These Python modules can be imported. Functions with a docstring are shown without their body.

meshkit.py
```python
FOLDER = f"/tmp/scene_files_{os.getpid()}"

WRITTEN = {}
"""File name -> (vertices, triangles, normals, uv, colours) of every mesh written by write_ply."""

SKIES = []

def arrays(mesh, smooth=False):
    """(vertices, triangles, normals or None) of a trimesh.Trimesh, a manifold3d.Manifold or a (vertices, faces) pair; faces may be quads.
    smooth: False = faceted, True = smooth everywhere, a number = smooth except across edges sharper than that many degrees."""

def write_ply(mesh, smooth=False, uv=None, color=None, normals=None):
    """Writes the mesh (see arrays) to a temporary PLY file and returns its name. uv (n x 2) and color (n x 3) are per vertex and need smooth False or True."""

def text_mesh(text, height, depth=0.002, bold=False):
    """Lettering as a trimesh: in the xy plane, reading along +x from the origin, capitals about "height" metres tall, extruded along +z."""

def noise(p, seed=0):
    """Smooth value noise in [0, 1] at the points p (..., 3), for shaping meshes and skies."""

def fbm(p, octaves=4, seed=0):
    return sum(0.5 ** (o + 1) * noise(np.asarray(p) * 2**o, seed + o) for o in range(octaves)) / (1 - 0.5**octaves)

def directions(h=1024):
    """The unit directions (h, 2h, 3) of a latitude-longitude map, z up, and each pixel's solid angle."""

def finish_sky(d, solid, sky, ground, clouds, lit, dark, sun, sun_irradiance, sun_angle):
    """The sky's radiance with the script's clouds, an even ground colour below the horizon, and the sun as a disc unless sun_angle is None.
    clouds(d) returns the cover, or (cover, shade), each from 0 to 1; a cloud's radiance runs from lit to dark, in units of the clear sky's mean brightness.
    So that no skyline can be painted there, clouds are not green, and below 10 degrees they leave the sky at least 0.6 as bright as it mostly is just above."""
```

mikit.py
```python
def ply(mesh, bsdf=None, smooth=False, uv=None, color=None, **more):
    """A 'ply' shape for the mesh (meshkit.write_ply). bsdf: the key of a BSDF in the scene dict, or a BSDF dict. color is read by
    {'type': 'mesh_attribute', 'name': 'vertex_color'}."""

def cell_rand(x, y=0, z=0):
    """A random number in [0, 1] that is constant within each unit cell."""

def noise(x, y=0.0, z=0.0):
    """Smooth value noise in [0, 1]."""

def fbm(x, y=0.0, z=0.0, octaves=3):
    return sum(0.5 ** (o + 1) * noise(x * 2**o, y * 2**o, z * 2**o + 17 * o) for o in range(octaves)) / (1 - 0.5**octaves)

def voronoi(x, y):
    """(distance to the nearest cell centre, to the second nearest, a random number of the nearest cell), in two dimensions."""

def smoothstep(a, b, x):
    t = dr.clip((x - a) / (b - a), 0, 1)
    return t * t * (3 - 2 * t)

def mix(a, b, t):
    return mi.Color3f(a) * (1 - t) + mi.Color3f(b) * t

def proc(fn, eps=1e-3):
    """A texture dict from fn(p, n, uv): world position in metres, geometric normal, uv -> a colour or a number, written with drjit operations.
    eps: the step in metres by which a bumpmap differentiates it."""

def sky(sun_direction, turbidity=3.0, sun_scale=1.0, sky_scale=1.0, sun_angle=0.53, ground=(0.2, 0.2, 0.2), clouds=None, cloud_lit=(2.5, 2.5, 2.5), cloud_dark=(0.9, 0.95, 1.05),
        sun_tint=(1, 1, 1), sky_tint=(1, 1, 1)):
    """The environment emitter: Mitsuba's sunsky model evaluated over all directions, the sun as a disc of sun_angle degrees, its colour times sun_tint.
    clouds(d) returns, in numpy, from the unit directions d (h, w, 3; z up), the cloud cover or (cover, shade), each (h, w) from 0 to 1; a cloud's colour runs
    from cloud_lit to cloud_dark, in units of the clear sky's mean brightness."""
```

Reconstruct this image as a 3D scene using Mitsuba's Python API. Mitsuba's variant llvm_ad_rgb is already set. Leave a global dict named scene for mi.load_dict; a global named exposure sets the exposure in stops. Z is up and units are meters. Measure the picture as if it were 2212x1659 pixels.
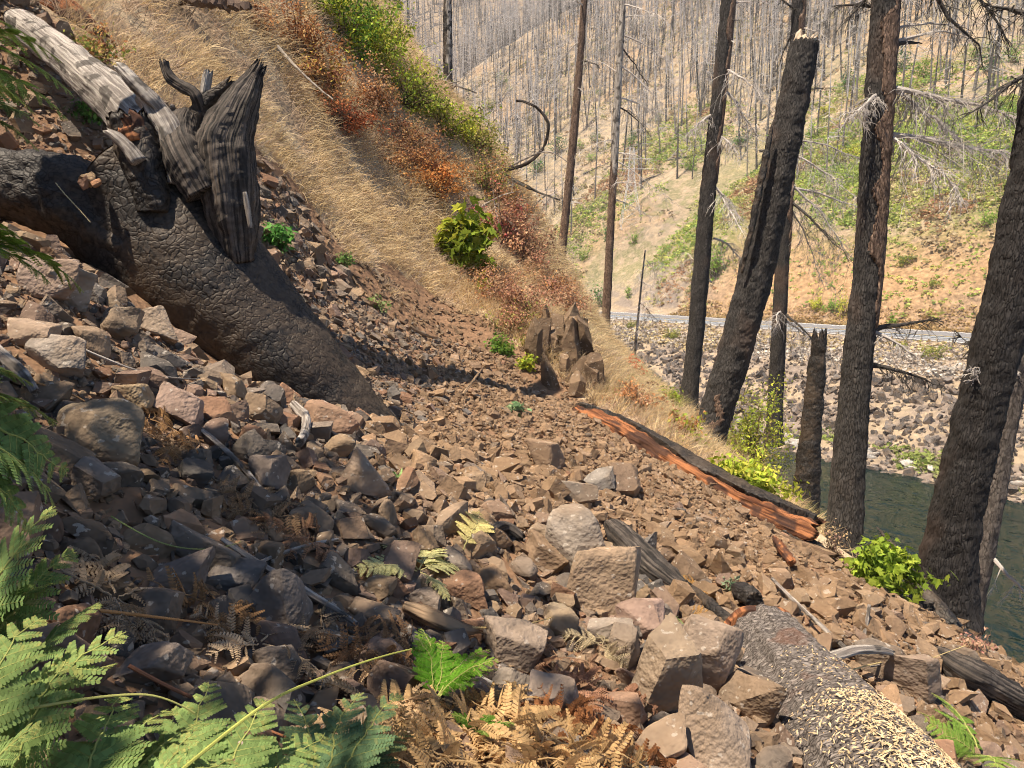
import math, numpy as np, trimesh, manifold3d, mitsuba as mi, mikit, meshkit, drjit as dr
from scipy.interpolate import RBFInterpolator, RectBivariateSpline
from scipy.spatial import ConvexHull, HalfspaceIntersection

# ------------------------------------------------------------------ camera, sky, exposure
PITCH, FOC, PW, PH = math.radians(8.0), 1661.0, 2212.0, 1659.0
scene, labels = {'type': 'scene'}, {}
T = mi.ScalarTransform4f
scene['camera'] = {'type': 'perspective', 'fov': math.degrees(2 * math.atan(PW / 2 / FOC)), 'fov_axis': 'x', 'near_clip': 0.05, 'far_clip': 4000.0,
                   'to_world': T().look_at(origin=[0, 0, 0], target=[0, math.cos(PITCH), -math.sin(PITCH)], up=[0, 0, 1])}
SUN = np.array([-0.31, -0.27, 0.91]); SUN = SUN / np.linalg.norm(SUN)
scene['sky'] = mikit.sky(SUN.tolist(), turbidity=2.5, sky_scale=.6)
exposure = 2.5

# ------------------------------------------------------------------ small helpers
RNG = np.random.default_rng(7)
def nrm(v):
    v = np.asarray(v, float); return v / (np.linalg.norm(v, axis=-1, keepdims=True) + 1e-12)
def ray(px, py):
    dx, dy = (np.asarray(px, float) - PW / 2) / FOC, (np.asarray(py, float) - PH / 2) / FOC
    return np.stack([dx, math.cos(PITCH) - dy * math.sin(PITCH), -math.sin(PITCH) - dy * math.cos(PITCH)], -1)
def W(px, py, Y):
    """the point at forward distance Y along the sight line of a photo pixel (2212 x 1659)"""
    d = ray(px, py); return d * (Y / d[..., 1:2] if d.ndim > 1 else Y / d[1])
def enc(c):
    """a colour packed into a uv pair (one colour per piece)"""
    c = np.clip(np.asarray(c, float), 0.004, 0.98); return np.stack([np.floor(c[..., 0] * 255) + np.clip(c[..., 1], .01, .98), c[..., 2]], -1)
def dec(uv):
    r = dr.floor(uv.x); return mi.Color3f(r / 255.0, uv.x - r, uv.y)
COUNT = {}
def numbered(name):
    k = COUNT.get(name, 0); COUNT[name] = k + 1
    return name if k == 0 else f'{name}_{k:03d}'
def thing(name, label, cat, group=None):
    key = numbered(name); labels[key] = {'label': label, 'category': cat}
    if group: labels[key]['group'] = group
    return key
def put(key, shape):
    scene[key] = shape; return key
def part(holder, name, shape):
    return put(numbered(holder + '__' + name), shape)
def structure(name, shape):
    labels[name] = {'kind': 'structure'}; scene[name] = shape
def stuff(key, shape, label=None, cat=None):
    labels[key] = {'kind': 'stuff'}
    if label: labels[key].update(label=label, category=cat)
    scene[key] = shape
class Bag:
    """collects pieces into one mesh; every piece has one colour"""
    def __init__(s): s.v, s.f, s.c, s.n = [], [], [], 0
    def add(s, v, f, c=None, uv=None):
        v = np.asarray(v, float); s.v.append(v); s.f.append(np.asarray(f, int) + s.n); s.n += len(v)
        s.c.append(np.broadcast_to(enc(c), (len(v), 2)) if uv is None else uv)
    def many(s, v, f, c):
        """v (k, n, 3) copies, one colour c (k, 3) each"""
        k, n = v.shape[:2]
        s.add(v.reshape(-1, 3), (np.asarray(f)[None] + (np.arange(k) * n)[:, None, None]).reshape(-1, 3), uv=np.repeat(enc(c), n, 0))
    def ply(s, bsdf, smooth=False):
        return mikit.ply((np.vstack(s.v), np.vstack(s.f)), bsdf, smooth=smooth, uv=np.vstack(s.c))
def frame(d):
    d = nrm(d); a = np.where(np.abs(d[..., 2:3]) < .9, [0., 0, 1], [1., 0, 0]); x = nrm(np.cross(a, d)); return x, np.cross(d, x)
def bend(pts, n):
    """a smooth path through the given points"""
    pts = np.asarray(pts, float)
    if len(pts) == 2: return pts[0] + (pts[1] - pts[0]) * np.linspace(0, 1, n)[:, None]
    from scipy.interpolate import CubicSpline, PchipInterpolator
    t = np.r_[0, np.cumsum(np.linalg.norm(np.diff(pts[:, :3], axis=0), axis=1))]
    return PchipInterpolator(t, pts, axis=0)(np.linspace(0, t[-1], n))
def tube(pts, rad, n=8, cap=True, lobe=None):
    """(vertices, faces, uv) of a tapering tube; lobe(angle, along) multiplies its radius; uv is metres round and along"""
    pts = np.asarray(pts, float); rad = np.broadcast_to(np.asarray(rad, float), (len(pts),))
    d = nrm(np.gradient(pts, axis=0)); x = np.zeros_like(pts); x[0] = frame(d[0])[0]
    for i in range(1, len(pts)):
        q = x[i - 1] - d[i] * (x[i - 1] @ d[i]); x[i] = q / (np.linalg.norm(q) + 1e-12)
    y = np.cross(d, x); a = np.arange(n + (lobe is not None)) * 2 * np.pi / n; m = len(a)
    s = np.r_[0, np.cumsum(np.linalg.norm(np.diff(pts, axis=0), axis=1))]
    A, S = np.meshgrid(a, s); R = rad[:, None] * (lobe(A, S) if lobe else 1.0) * np.ones_like(A)
    v = pts[:, None] + (np.cos(A) * R)[..., None] * x[:, None] + (np.sin(A) * R)[..., None] * y[:, None]
    i, j = np.meshgrid(np.arange(len(pts) - 1), np.arange(n), indexing='ij'); k = (j + 1) % m if lobe is None else j + 1
    f = np.concatenate([np.stack([i * m + j, i * m + k, (i + 1) * m + k], -1).reshape(-1, 3), np.stack([i * m + j, (i + 1) * m + k, (i + 1) * m + j], -1).reshape(-1, 3)])
    uv = np.stack([A * rad.mean(), S], -1).reshape(-1, 2); v = v.reshape(-1, 3)
    if cap:
        for end, flip in ((0, 1), (len(pts) - 1, 0)):
            c = len(v); v = np.vstack([v, pts[end]]); uv = np.vstack([uv, [0, s[end]]])
            ring = end * m + np.arange(n); nx = end * m + ((np.arange(n) + 1) % m if lobe is None else np.arange(n) + 1)
            f = np.vstack([f, np.stack([ring, nx, np.full(n, c)], 1)[:, ::(-1 if flip else 1)]])
    return v, f, uv
def tubes(P, R, n=3):
    """many thin tubes at once: P (k, m, 3) paths, R (k, m) radii -> (k, m*n, 3), faces"""
    k, m = P.shape[:2]; d = nrm(np.gradient(P, axis=1)); x, y = frame(d)
    a = np.arange(n) * 2 * np.pi / n
    v = P[:, :, None] + R[:, :, None, None] * (np.cos(a)[:, None] * x[:, :, None] + np.sin(a)[:, None] * y[:, :, None])
    i, j = np.meshgrid(np.arange(m - 1), np.arange(n), indexing='ij'); kk = (j + 1) % n
    f = np.concatenate([np.stack([i * n + j, i * n + kk, (i + 1) * n + kk], -1).reshape(-1, 3), np.stack([i * n + j, (i + 1) * n + kk, (i + 1) * n + j], -1).reshape(-1, 3)])
    return v.reshape(k, m * n, 3), f
def rots(rng, k, tilt=None):
    """k rotation matrices; tilt: mostly flat on the ground, leaning by about that many radians"""
    if tilt is None:
        q = nrm(rng.normal(size=(k, 4)))
    else:
        yaw = rng.uniform(0, 2 * np.pi, k); ax = rng.uniform(0, 2 * np.pi, k); t = np.abs(rng.normal(0, tilt, k)) / 2
        q1 = np.stack([np.cos(yaw / 2), 0 * yaw, 0 * yaw, np.sin(yaw / 2)], 1); q2 = np.stack([np.cos(t), np.sin(t) * np.cos(ax), np.sin(t) * np.sin(ax), 0 * t], 1)
        w1, x1, y1, z1 = q2.T; w2, x2, y2, z2 = q1.T
        q = np.stack([w1*w2-x1*x2-y1*y2-z1*z2, w1*x2+x1*w2+y1*z2-z1*y2, w1*y2-x1*z2+y1*w2+z1*x2, w1*z2+x1*y2-y1*x2+z1*w2], 1)
    w, x, y, z = q.T
    return np.stack([1-2*(y*y+z*z), 2*(x*y-z*w), 2*(x*z+y*w), 2*(x*y+z*w), 1-2*(x*x+z*z), 2*(y*z-x*w), 2*(x*z-y*w), 2*(y*z+x*w), 1-2*(x*x+y*y)], 1).reshape(-1, 3, 3)
def inside(poly, x, y):
    poly = np.asarray(poly); c = np.zeros(np.shape(x), bool)
    for (x0, y0), (x1, y1) in zip(poly, np.roll(poly, -1, 0)):
        c ^= ((y0 > y) != (y1 > y)) & (x < (x1 - x0) * (y - y0) / (y1 - y0 + 1e-12) + x0)
    return c

# ------------------------------------------------------------------ materials
F, N3 = mikit.fbm, mikit.noise
def solid(key, color, rough=.9, bump=None, scale=1.0, spec=.25, eps=1e-3):
    b = {'type': 'principled', 'base_color': color if isinstance(color, dict) else {'type': 'rgb', 'value': color}, 'roughness': rough, 'specular': spec}
    if bump: b = {'type': 'bumpmap', 'arbitrary': mikit.proc(bump, eps=eps), 'scale': scale, 'bsdf': b}
    scene[key] = {'type': 'twosided', 'bsdf': b}
def rock_color(p, n, uv):
    c = dec(uv); m = F(p.x * 9, p.y * 9, p.z * 9, 4); q = N3(p.x * 70, p.y * 60, p.z * 60)
    dust = mikit.smoothstep(.45, .62, F(p.x * 3 + 5, p.y * 3, p.z * 3, 3))
    c = c * (.5 + .78 * m) * (.82 + .3 * q)
    c = mikit.mix(c, mi.Color3f(.27, .185, .115) * (.75 + .45 * m), dust * .4)
    lich = mikit.smoothstep(.69, .75, F(p.x * 31 + 3, p.y * 31, p.z * 31, 3))
    return mikit.mix(c, mi.Color3f(.5, .46, .4), lich * .5)
def rock_bump(p, n, uv):
    return .7 * F(p.x * 13, p.y * 13, p.z * 16, 5) + .3 * F(p.x * 75, p.y * 75, p.z * 60, 2)
solid('mat_rock', mikit.proc(rock_color), .88, rock_bump, .034, .3, 2e-3)
def soil_color(p, n, uv):
    m = F(p.x * 2.5, p.y * 2.5, p.z * 2.5, 4); q = F(p.x * 25, p.y * 25, p.z * 25, 3)
    dirt = mi.Color3f(.215, .135, .085) * (.6 + .5 * m + .35 * q)
    dry = mi.Color3f(.5, .4, .27) * (.45 + .6 * q + .3 * m)
    return mikit.mix(dirt, dry, uv.x)
def soil_bump(p, n, uv): return F(p.x * 12, p.y * 12, p.z * 12, 4)
solid('mat_soil', mikit.proc(soil_color), .95, soil_bump, .05, .1, 4e-3)
def piece_color(p, n, uv):
    return dec(uv) * (.75 + .5 * N3(p.x * 7, p.y * 7, p.z * 7))
solid('mat_matte', mikit.proc(piece_color), .85, None, 1, .2)
def wood_color(p, n, uv):
    g = F(uv.x * 90, uv.y * 5, 0, 3); s = F(uv.x * 6, uv.y * 2.2, 3, 3); k = F(p.x * 7, p.y * 7, p.z * 7, 3)
    c = mikit.mix(mi.Color3f(.17, .15, .135), mi.Color3f(.5, .465, .42), mikit.smoothstep(.3, .72, .6 * g + .4 * s))
    return mikit.mix(c, mi.Color3f(.05, .045, .04), mikit.smoothstep(.56, .66, k) * .8)
def wood_bump(p, n, uv): return F(uv.x * 90, uv.y * 5, 0, 3) + .8 * F(uv.x * 22, uv.y * 2, 6, 2)
solid('mat_weathered', mikit.proc(wood_color), .8, wood_bump, .02, .3, 2e-3)
def plates(uv, su, sv):
    w = F(uv.x * su * .6, uv.y * sv * .6, 1.7, 3); g = F(uv.x * su * .5 + 7, uv.y * sv * .5, 4.1, 3); a, b, r = mikit.voronoi(uv.x * su + w * 2.6, uv.y * sv + g * 2.6)
    return mikit.smoothstep(.0, .3, b - a), r
def char_color(p, n, uv):
    k, r = plates(uv, 24, 20); q = F(p.x * 30, p.y * 30, p.z * 30, 3); m = F(p.x * 3, p.y * 3, p.z * 3, 3)
    c = mikit.mix(mi.Color3f(.009, .0085, .0085), mi.Color3f(.034, .030, .028), k * (.4 + .6 * r)) * (.6 + .8 * q)
    c = mikit.mix(c, mi.Color3f(.085, .062, .043) * (.5 + q), mikit.smoothstep(.4, .64, m + .3 * (q - .5)) * .55)
    return c
def char_bump(p, n, uv):
    k, r = plates(uv, 24, 20); return .6 * k * (.5 + .9 * r) + .9 * F(p.x * 25, p.y * 25, p.z * 25, 4)
solid('mat_char', mikit.proc(char_color), .6, char_bump, .009, .45, 3e-3)
def bark_color(p, n, uv):
    k, r = plates(uv, 40, 9); q = F(p.x * 35, p.y * 35, p.z * 20, 3); m = F(p.x * 1.3 + 9, p.y * 1.3, p.z * .8, 3)
    c = mikit.mix(mi.Color3f(.028, .027, .027), mi.Color3f(.075, .07, .067), k * (.5 + .5 * r)) * (.5 + q)
    return mikit.mix(c, mi.Color3f(.17, .11, .08) * (.6 + .8 * q), mikit.smoothstep(.58, .74, m) * .35)
def bark_bump(p, n, uv):
    k, r = plates(uv, 40, 9); return k * (.6 + .6 * r) + .4 * F(p.x * 30, p.y * 30, p.z * 15, 3)
solid('mat_burnt_bark', mikit.proc(bark_color), .85, bark_bump, .02, .3, 3e-3)
def black_color(p, n, uv): return bark_color(p, n, uv) * mi.Color3f(.42, .4, .4)
solid('mat_black_bark', mikit.proc(black_color), .7, bark_bump, .014, .4, 3e-3)
def brown_color(p, n, uv):
    k, r = plates(uv, 34, 8); q = F(p.x * 35, p.y * 35, p.z * 20, 3)
    return mikit.mix(mi.Color3f(.09, .06, .045), mi.Color3f(.27, .19, .145), k * (.4 + .6 * r)) * (.55 + .9 * q)
solid('mat_brown_bark', mikit.proc(brown_color), .85, bark_bump, .02, .3, 3e-3)
def log_color(p, n, uv):
    k, r = plates(uv, 26, 60); q = F(p.x * 45, p.y * 45, p.z * 45, 3); m = F(p.x * 5, p.y * 5, p.z * 5, 3)
    c = mikit.mix(mi.Color3f(.07, .06, .055), mi.Color3f(.27, .24, .22), k * (.25 + .75 * r)) * (.5 + q)
    return mikit.mix(c, mi.Color3f(.17, .08, .05), mikit.smoothstep(.58, .7, m) * .5)
def log_bump(p, n, uv):
    k, r = plates(uv, 26, 60); return k * (.5 + .8 * r) + .5 * F(p.x * 40, p.y * 40, p.z * 40, 3)
solid('mat_log_bark', mikit.proc(log_color), .8, log_bump, .016, .35, 2e-3)
def grey_color(p, n, uv):
    k, r = plates(uv, 14, 9); q = F(p.x * 35, p.y * 35, p.z * 20, 3)
    return mikit.mix(mi.Color3f(.07, .06, .055), mi.Color3f(.16, .14, .125), k * (.4 + .6 * r)) * (.6 + .8 * q)
solid('mat_grey_bark', mikit.proc(grey_color), .85, bark_bump, .02, .3, 3e-3)
def pale_color(p, n, uv):
    return mi.Color3f(.62, .5, .37) * (.55 + .9 * F(uv.x * 60, uv.y * 5, 0, 3))
solid('mat_pale_wood', mikit.proc(pale_color), .8, wood_bump, .03, .2, 3e-3)
def dark_color(p, n, uv):
    g = F(uv.x * 80, uv.y * 4, 2, 3); s = F(uv.x * 7, uv.y * 2, 3, 3); q = F(p.x * 30, p.y * 30, p.z * 30, 2)
    return mikit.mix(mi.Color3f(.022, .02, .019), mi.Color3f(.125, .105, .09), mikit.smoothstep(.32, .75, .72 * g + .28 * s)) * (.55 + .9 * q)
solid('mat_dark_wood', mikit.proc(dark_color), .75, wood_bump, .025, .35, 2e-3)
def rot_color(p, n, uv):
    g = F(uv.x * 55, uv.y * 2.5, 0, 3); s = F(uv.x * 9, uv.y * 5, 5, 3)
    c = mikit.mix(mi.Color3f(.11, .045, .025), mi.Color3f(.4, .17, .075), mikit.smoothstep(.3, .7, g))
    return mikit.mix(c, mi.Color3f(.05, .03, .025), mikit.smoothstep(.47, .62, s) * .85)
def rot_bump(p, n, uv): return F(uv.x * 40, uv.y * 3, 0, 3) + .6 * F(uv.x * 12, uv.y * 9, 5, 3)
solid('mat_rotten', mikit.proc(rot_color), .9, rot_bump, .035, .2, 3e-3)
def dusty_color(p, n, uv):
    g = F(uv.x * 45, uv.y * 3, 2, 3); q = F(p.x * 12, p.y * 12, p.z * 12, 3)
    return mikit.mix(mi.Color3f(.13, .085, .055), mi.Color3f(.33, .235, .15), mikit.smoothstep(.3, .75, g)) * (.6 + .8 * q)
solid('mat_dusty_wood', mikit.proc(dusty_color), .85, wood_bump, .02, .25, 2e-3)
def leaf_color(p, n, uv): return dec(uv) * (.8 + .4 * N3(p.x * 11, p.y * 11, p.z * 11))
_leaf = mikit.proc(leaf_color)
scene['mat_leaf'] = {'type': 'principledthin', 'base_color': _leaf, 'roughness': .55, 'diff_trans': .7, 'spec_trans': 0.0, 'eta': 1.35}
def water_bump(p, n, uv):
    return .6 * F(p.x * .9 + p.y * .25, p.y * .55, 1, 3) + .3 * F(p.x * 3.1, p.y * 2.2, 4, 3)
def water_color(p, n, uv):
    m = F(p.x * .12, p.y * .09, 2, 3); q = F(p.x * .9, p.y * .6, 3, 3)
    return mikit.mix(mi.Color3f(.004, .015, .014), mi.Color3f(.03, .034, .022), mikit.smoothstep(.5, .75, .6 * m + .4 * q))
solid('mat_water', mikit.proc(water_color), .06, water_bump, .3, .28, 2e-2)
def hill_color(p, n, uv):
    """uv: u = dry pale ground to vegetated, v = bare orange earth"""
    a = F(p.x * .07, p.y * .07, p.z * .07, 4); b = F(p.x * .55 + 4, p.y * .55, p.z * .55, 4); q = F(p.x * 2.2, p.y * 2.2, p.z * 2.2, 3)
    tan = mikit.mix(mi.Color3f(.36, .285, .2), mi.Color3f(.25, .205, .17), mikit.smoothstep(.4, .6, b))
    grn = mikit.mix(mi.Color3f(.2, .21, .08), mi.Color3f(.28, .24, .13), mikit.smoothstep(.35, .65, q))
    c = mikit.mix(tan, grn, uv.x * mikit.smoothstep(.42, .56, .5 * a + .5 * b))
    c = mikit.mix(c, mi.Color3f(.42, .27, .15) * (.65 + .6 * q), uv.y)
    return c * (.65 + .65 * q)
def hill_bump(p, n, uv): return F(p.x * 1.3, p.y * 1.3, p.z * 1.3, 4)
solid('mat_hill', mikit.proc(hill_color), .95, hill_bump, .5, .1, 3e-2)

# ------------------------------------------------------------------ the near slope: one sheet from the uphill side down into the river
WATER_Z = -17.0
_cp = [  # photo pixel, forward distance
 (0,1659,1.5),(500,1659,1.9),(1106,1659,2.25),(0,1300,2.1),(600,1400,2.8),(300,1200,2.9),(1000,1400,3.4),(0,900,3.3),(300,900,4.2),(600,1000,4.4),(0,620,4.5),(200,630,5.2),
 (500,810,5.6),(700,890,6.5),(1106,1200,4.6),(1000,1000,6.5),(880,900,8),(950,790,10.5),(1300,905,10.5),(1500,1050,9),(1500,1300,5.5),(1800,1250,7),(2030,1330,7.6),(2212,1490,6.5),
 (2212,1659,4.8),(1700,1620,3.3),(2000,1500,5),(1770,1185,8.6),(150,330,8.1),(90,420,7.7),(0,100,8.6),(100,565,5.6),(20,545,5.3),(260,645,5.9),(120,562,6.4),(120,545,7.0),(270,612,6.5),(340,650,6.7),(400,765,6.2),(520,400,10),(600,0,15),(400,0,12.5),(220,100,9.5),(830,0,22),(900,150,21.5),(1000,250,21),(1080,350,20.5),
 (1150,450,20),(1200,560,19),(1240,680,17.5),(700,300,14.5),(620,480,10.7),(800,500,14),(950,600,15),(750,640,10.6),(775,742,9.3),(700,585,10.9),(850,700,11.5),(1000,735,13),(1110,780,12.8),(1200,857,12.2),(1280,862,12.2),(1225,705,14.2),
 (1305,765,18),(1420,900,17),(1500,985,15),(1490,885,20),(1520,990,14.5),(1730,1120,13),(1820,1195,11),(1250,722,22),(1305,750,26),(1365,808,24),(1420,868,24),(1600,995,22),(1700,1085,18)]
_pts = [W(*c) for c in _cp] + [np.array(q, float) for q in [
 (-10,6,6.3),(-12,14,12.5),(-9,22,13),(-10,32,15),(-3,30,3.5),(-7,0,3.2),(-12,-3,7),(-3,-3,.2),(0,-3,-1.5),(3,-3,-3.1),(7,-3,-6),(8,3,-6.4),(9,7,-7.4),(9,12,-8),(10,20,-9),(12,28,-11),(6,34,-6.5),
 (13,0,-11),(14,8,-12),(15,16,-13),(15,26,-14),(19,0,-16.5),(20,8,-17.3),(21,18,-17.6),(20,30,-17.8),(18,45,-17.8),(26,0,-19),(26,20,-19),(26,48,-19.5),(2,48,-9),(10,48,-14),(-6,48,-2),(-14,48,6)]]
_pts = np.array(_pts)
_rbf = RBFInterpolator(_pts[:, :2], _pts[:, 2], kernel='thin_plate_spline', smoothing=.02)
_gx, _gy = np.arange(-16, 30.01, .5), np.arange(-6, 52.01, .5)
_gz = _rbf(np.stack(np.meshgrid(_gx, _gy, indexing='ij'), -1).reshape(-1, 2)).reshape(len(_gx), len(_gy))
_sp = RectBivariateSpline(_gx, _gy, _gz)
def ground(x, y, rough=True):
    x, y = np.asarray(x, float), np.asarray(y, float); z = _sp.ev(x, y)
    if rough:
        q = np.stack([x, y, 0 * x], -1); z = z + .22 * (meshkit.fbm(q * .9, 4, 3) - .5) + .05 * (meshkit.fbm(q * 5, 3, 9) - .5)
    return z
def normal(x, y):
    e = .15; n = np.stack([-(ground(x + e, y, False) - ground(x - e, y, False)) / (2 * e), -(ground(x, y + e, False) - ground(x, y - e, False)) / (2 * e), np.ones(np.shape(x))], -1); return nrm(n)
def hit(px, py, near=1.0, far=50.0, lift=0.0):
    """where the sight line of a photo pixel meets the near slope"""
    d = ray(px, py); t = np.linspace(near, far, 1500); p = d * t[:, None]; below = p[:, 2] < ground(p[:, 0], p[:, 1]) + lift
    ok = np.argmax(below) if below.any() else len(t) - 1; return p[ok]

# ------------------------------------------------------------------ the sheets of the setting: near slope, river, far bank with road and hill, far ridge
def grid_mesh(X, Y, Z, uv):
    m, n = X.shape; i, j = np.meshgrid(np.arange(m - 1), np.arange(n - 1), indexing='ij'); a = i * n + j
    f = np.concatenate([np.stack([a, a + n, a + n + 1], -1).reshape(-1, 3), np.stack([a, a + n + 1, a + 1], -1).reshape(-1, 3)])
    return (np.stack([X, Y, Z], -1).reshape(-1, 3), f), uv.reshape(-1, 2)
ROCKS = [(-8,4),(-7.2,8.4),(-5.6,9.4),(-4.5,9.0),(-3.9,10.6),(-3.64,11.5),(-3.3,12.1),(-2.9,11.7),(-2.4,11.4),(-1.9,11.5),(-1.47,11.9),(-.84,13.1),(-.12,12.9),(.62,12.1),(1.3,12.2),(1.6,11.0),(2.5,10.2),(3.7,8.9),(5.0,8.4),(6.2,6.8),(6.4,3),(5.2,-1.5),(-6,-1.5),(-8,1)]
SOIL = [(-4.0,10.6),(-3.5,12.0),(-2.7,12.5),(-2.0,13.4),(-1.3,14.4),(-.5,14.2),(.2,13.3),(.9,12.6),(1.7,11.4),(3.8,9.2),(4.4,6),(0,4),(-3,8)]
gx, gy = np.meshgrid(np.r_[np.arange(-15, -6, .3), np.arange(-6, 7, .11), np.arange(7, 29, .4)], np.r_[np.arange(-5, 0, .4), np.arange(0, 16, .11), np.arange(16, 24, .25), np.arange(24, 51, .6)], indexing='ij')
nz = meshkit.fbm(np.stack([gx, gy, 0 * gx], -1) * 1.1, 4, 21)
wob = (nz - .5) * .9
bare = inside(ROCKS, gx + wob, gy + wob) | inside(SOIL, gx + wob, gy - wob)
dryness = np.where(bare, 0.0, .55 + .45 * (nz > .42))
structure('ground', mikit.ply(grid_mesh(gx, gy, ground(gx, gy), np.stack([dryness, 0 * dryness], -1))[0], 'mat_soil', smooth=True, uv=np.stack([dryness, 0 * dryness], -1).reshape(-1, 2)))

RO, RN, RU = np.array([54., 89.]), np.array([.838, .545]), np.array([-.545, .838])   # the road: a point of its guardrail, away from the river, along it
def rd(x, y): return (x - RO[0]) * RN[0] + (y - RO[1]) * RN[1]
def rs(x, y): return (x - RO[0]) * RU[0] + (y - RO[1]) * RU[1]
def road_pt(s, d, z): return np.stack([RO[0] + s * RU[0] + d * RN[0], RO[1] + s * RU[1] + d * RN[1], z + 0 * s], -1)
_hp = [(1250,640,185),(1400,600,165),(1250,500,205),(1400,450,190),(1600,450,160),(1800,520,135),(2000,540,118),(2150,530,108),(2300,500,100),(1150,380,260),(1300,350,240),(1500,300,215),(1800,300,170),(2100,300,140),
 (1050,280,330),(1250,200,310),(1500,150,270),(1800,100,225),(2100,100,180),(2200,0,190),(980,222,345),(1070,130,358),(1160,60,378),(1290,0,398),(1500,0,335),(1800,0,258),(1150,520,230),(1900,-200,330),(2500,-200,260),
 (1800,-300,420),(1450,-200,520),(2600,200,160),(850,450,430),(900,380,440),(1000,300,480),(1150,180,560),(700,520,330),(1000,420,275),(1620,380,182)]
_hq = [W(*c) for c in _hp] + [np.append(RO + s * RU + 11 * RN, -7.3) for s in np.arange(-70, 140, 12)]
_hq = np.array(_hq); _hr = RBFInterpolator(_hq[:, :2] / 100, _hq[:, 2], kernel='thin_plate_spline', smoothing=.001)
def far_ground(x, y):
    x, y = np.asarray(x, float), np.asarray(y, float); d, s = rd(x, y), rs(x, y); q = np.stack([x, y, 0 * x], -1)
    d = d + 2.5 * (meshkit.fbm(q / 16, 3, 4) - .5) * np.clip((-6 - d) / 8, 0, 1)
    prof = np.interp(d, [-90, -36, -31, -28.5, -13, -9, -1.5, -.5, 9.5, 12], [-21, -18.6, -17.1, -16.0, -9.8, -9.1, -8.4, -8.05, -7.3, -7.25]) + np.clip((-3 - d) / 3, 0, 1) * .9 * (meshkit.fbm(q / 5, 3, 8) - .5)
    hill = _hr(np.stack([x, y], -1).reshape(-1, 2) / 100).reshape(x.shape) + np.clip((d - 14) / 14, 0, 1) * (9 * (meshkit.fbm(q / 45, 4, 5) - .5) + 2.4 * (meshkit.fbm(q / 7, 3, 6) - .5))
    w = np.clip((d - 10) / 5, 0, 1); w = w * w * (3 - 2 * w)
    return prof * (1 - w) + hill * w
_u, _Y = np.meshgrid(np.linspace(-.55, 1.25, 330), np.geomspace(36, 640, 330), indexing='ij')
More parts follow.
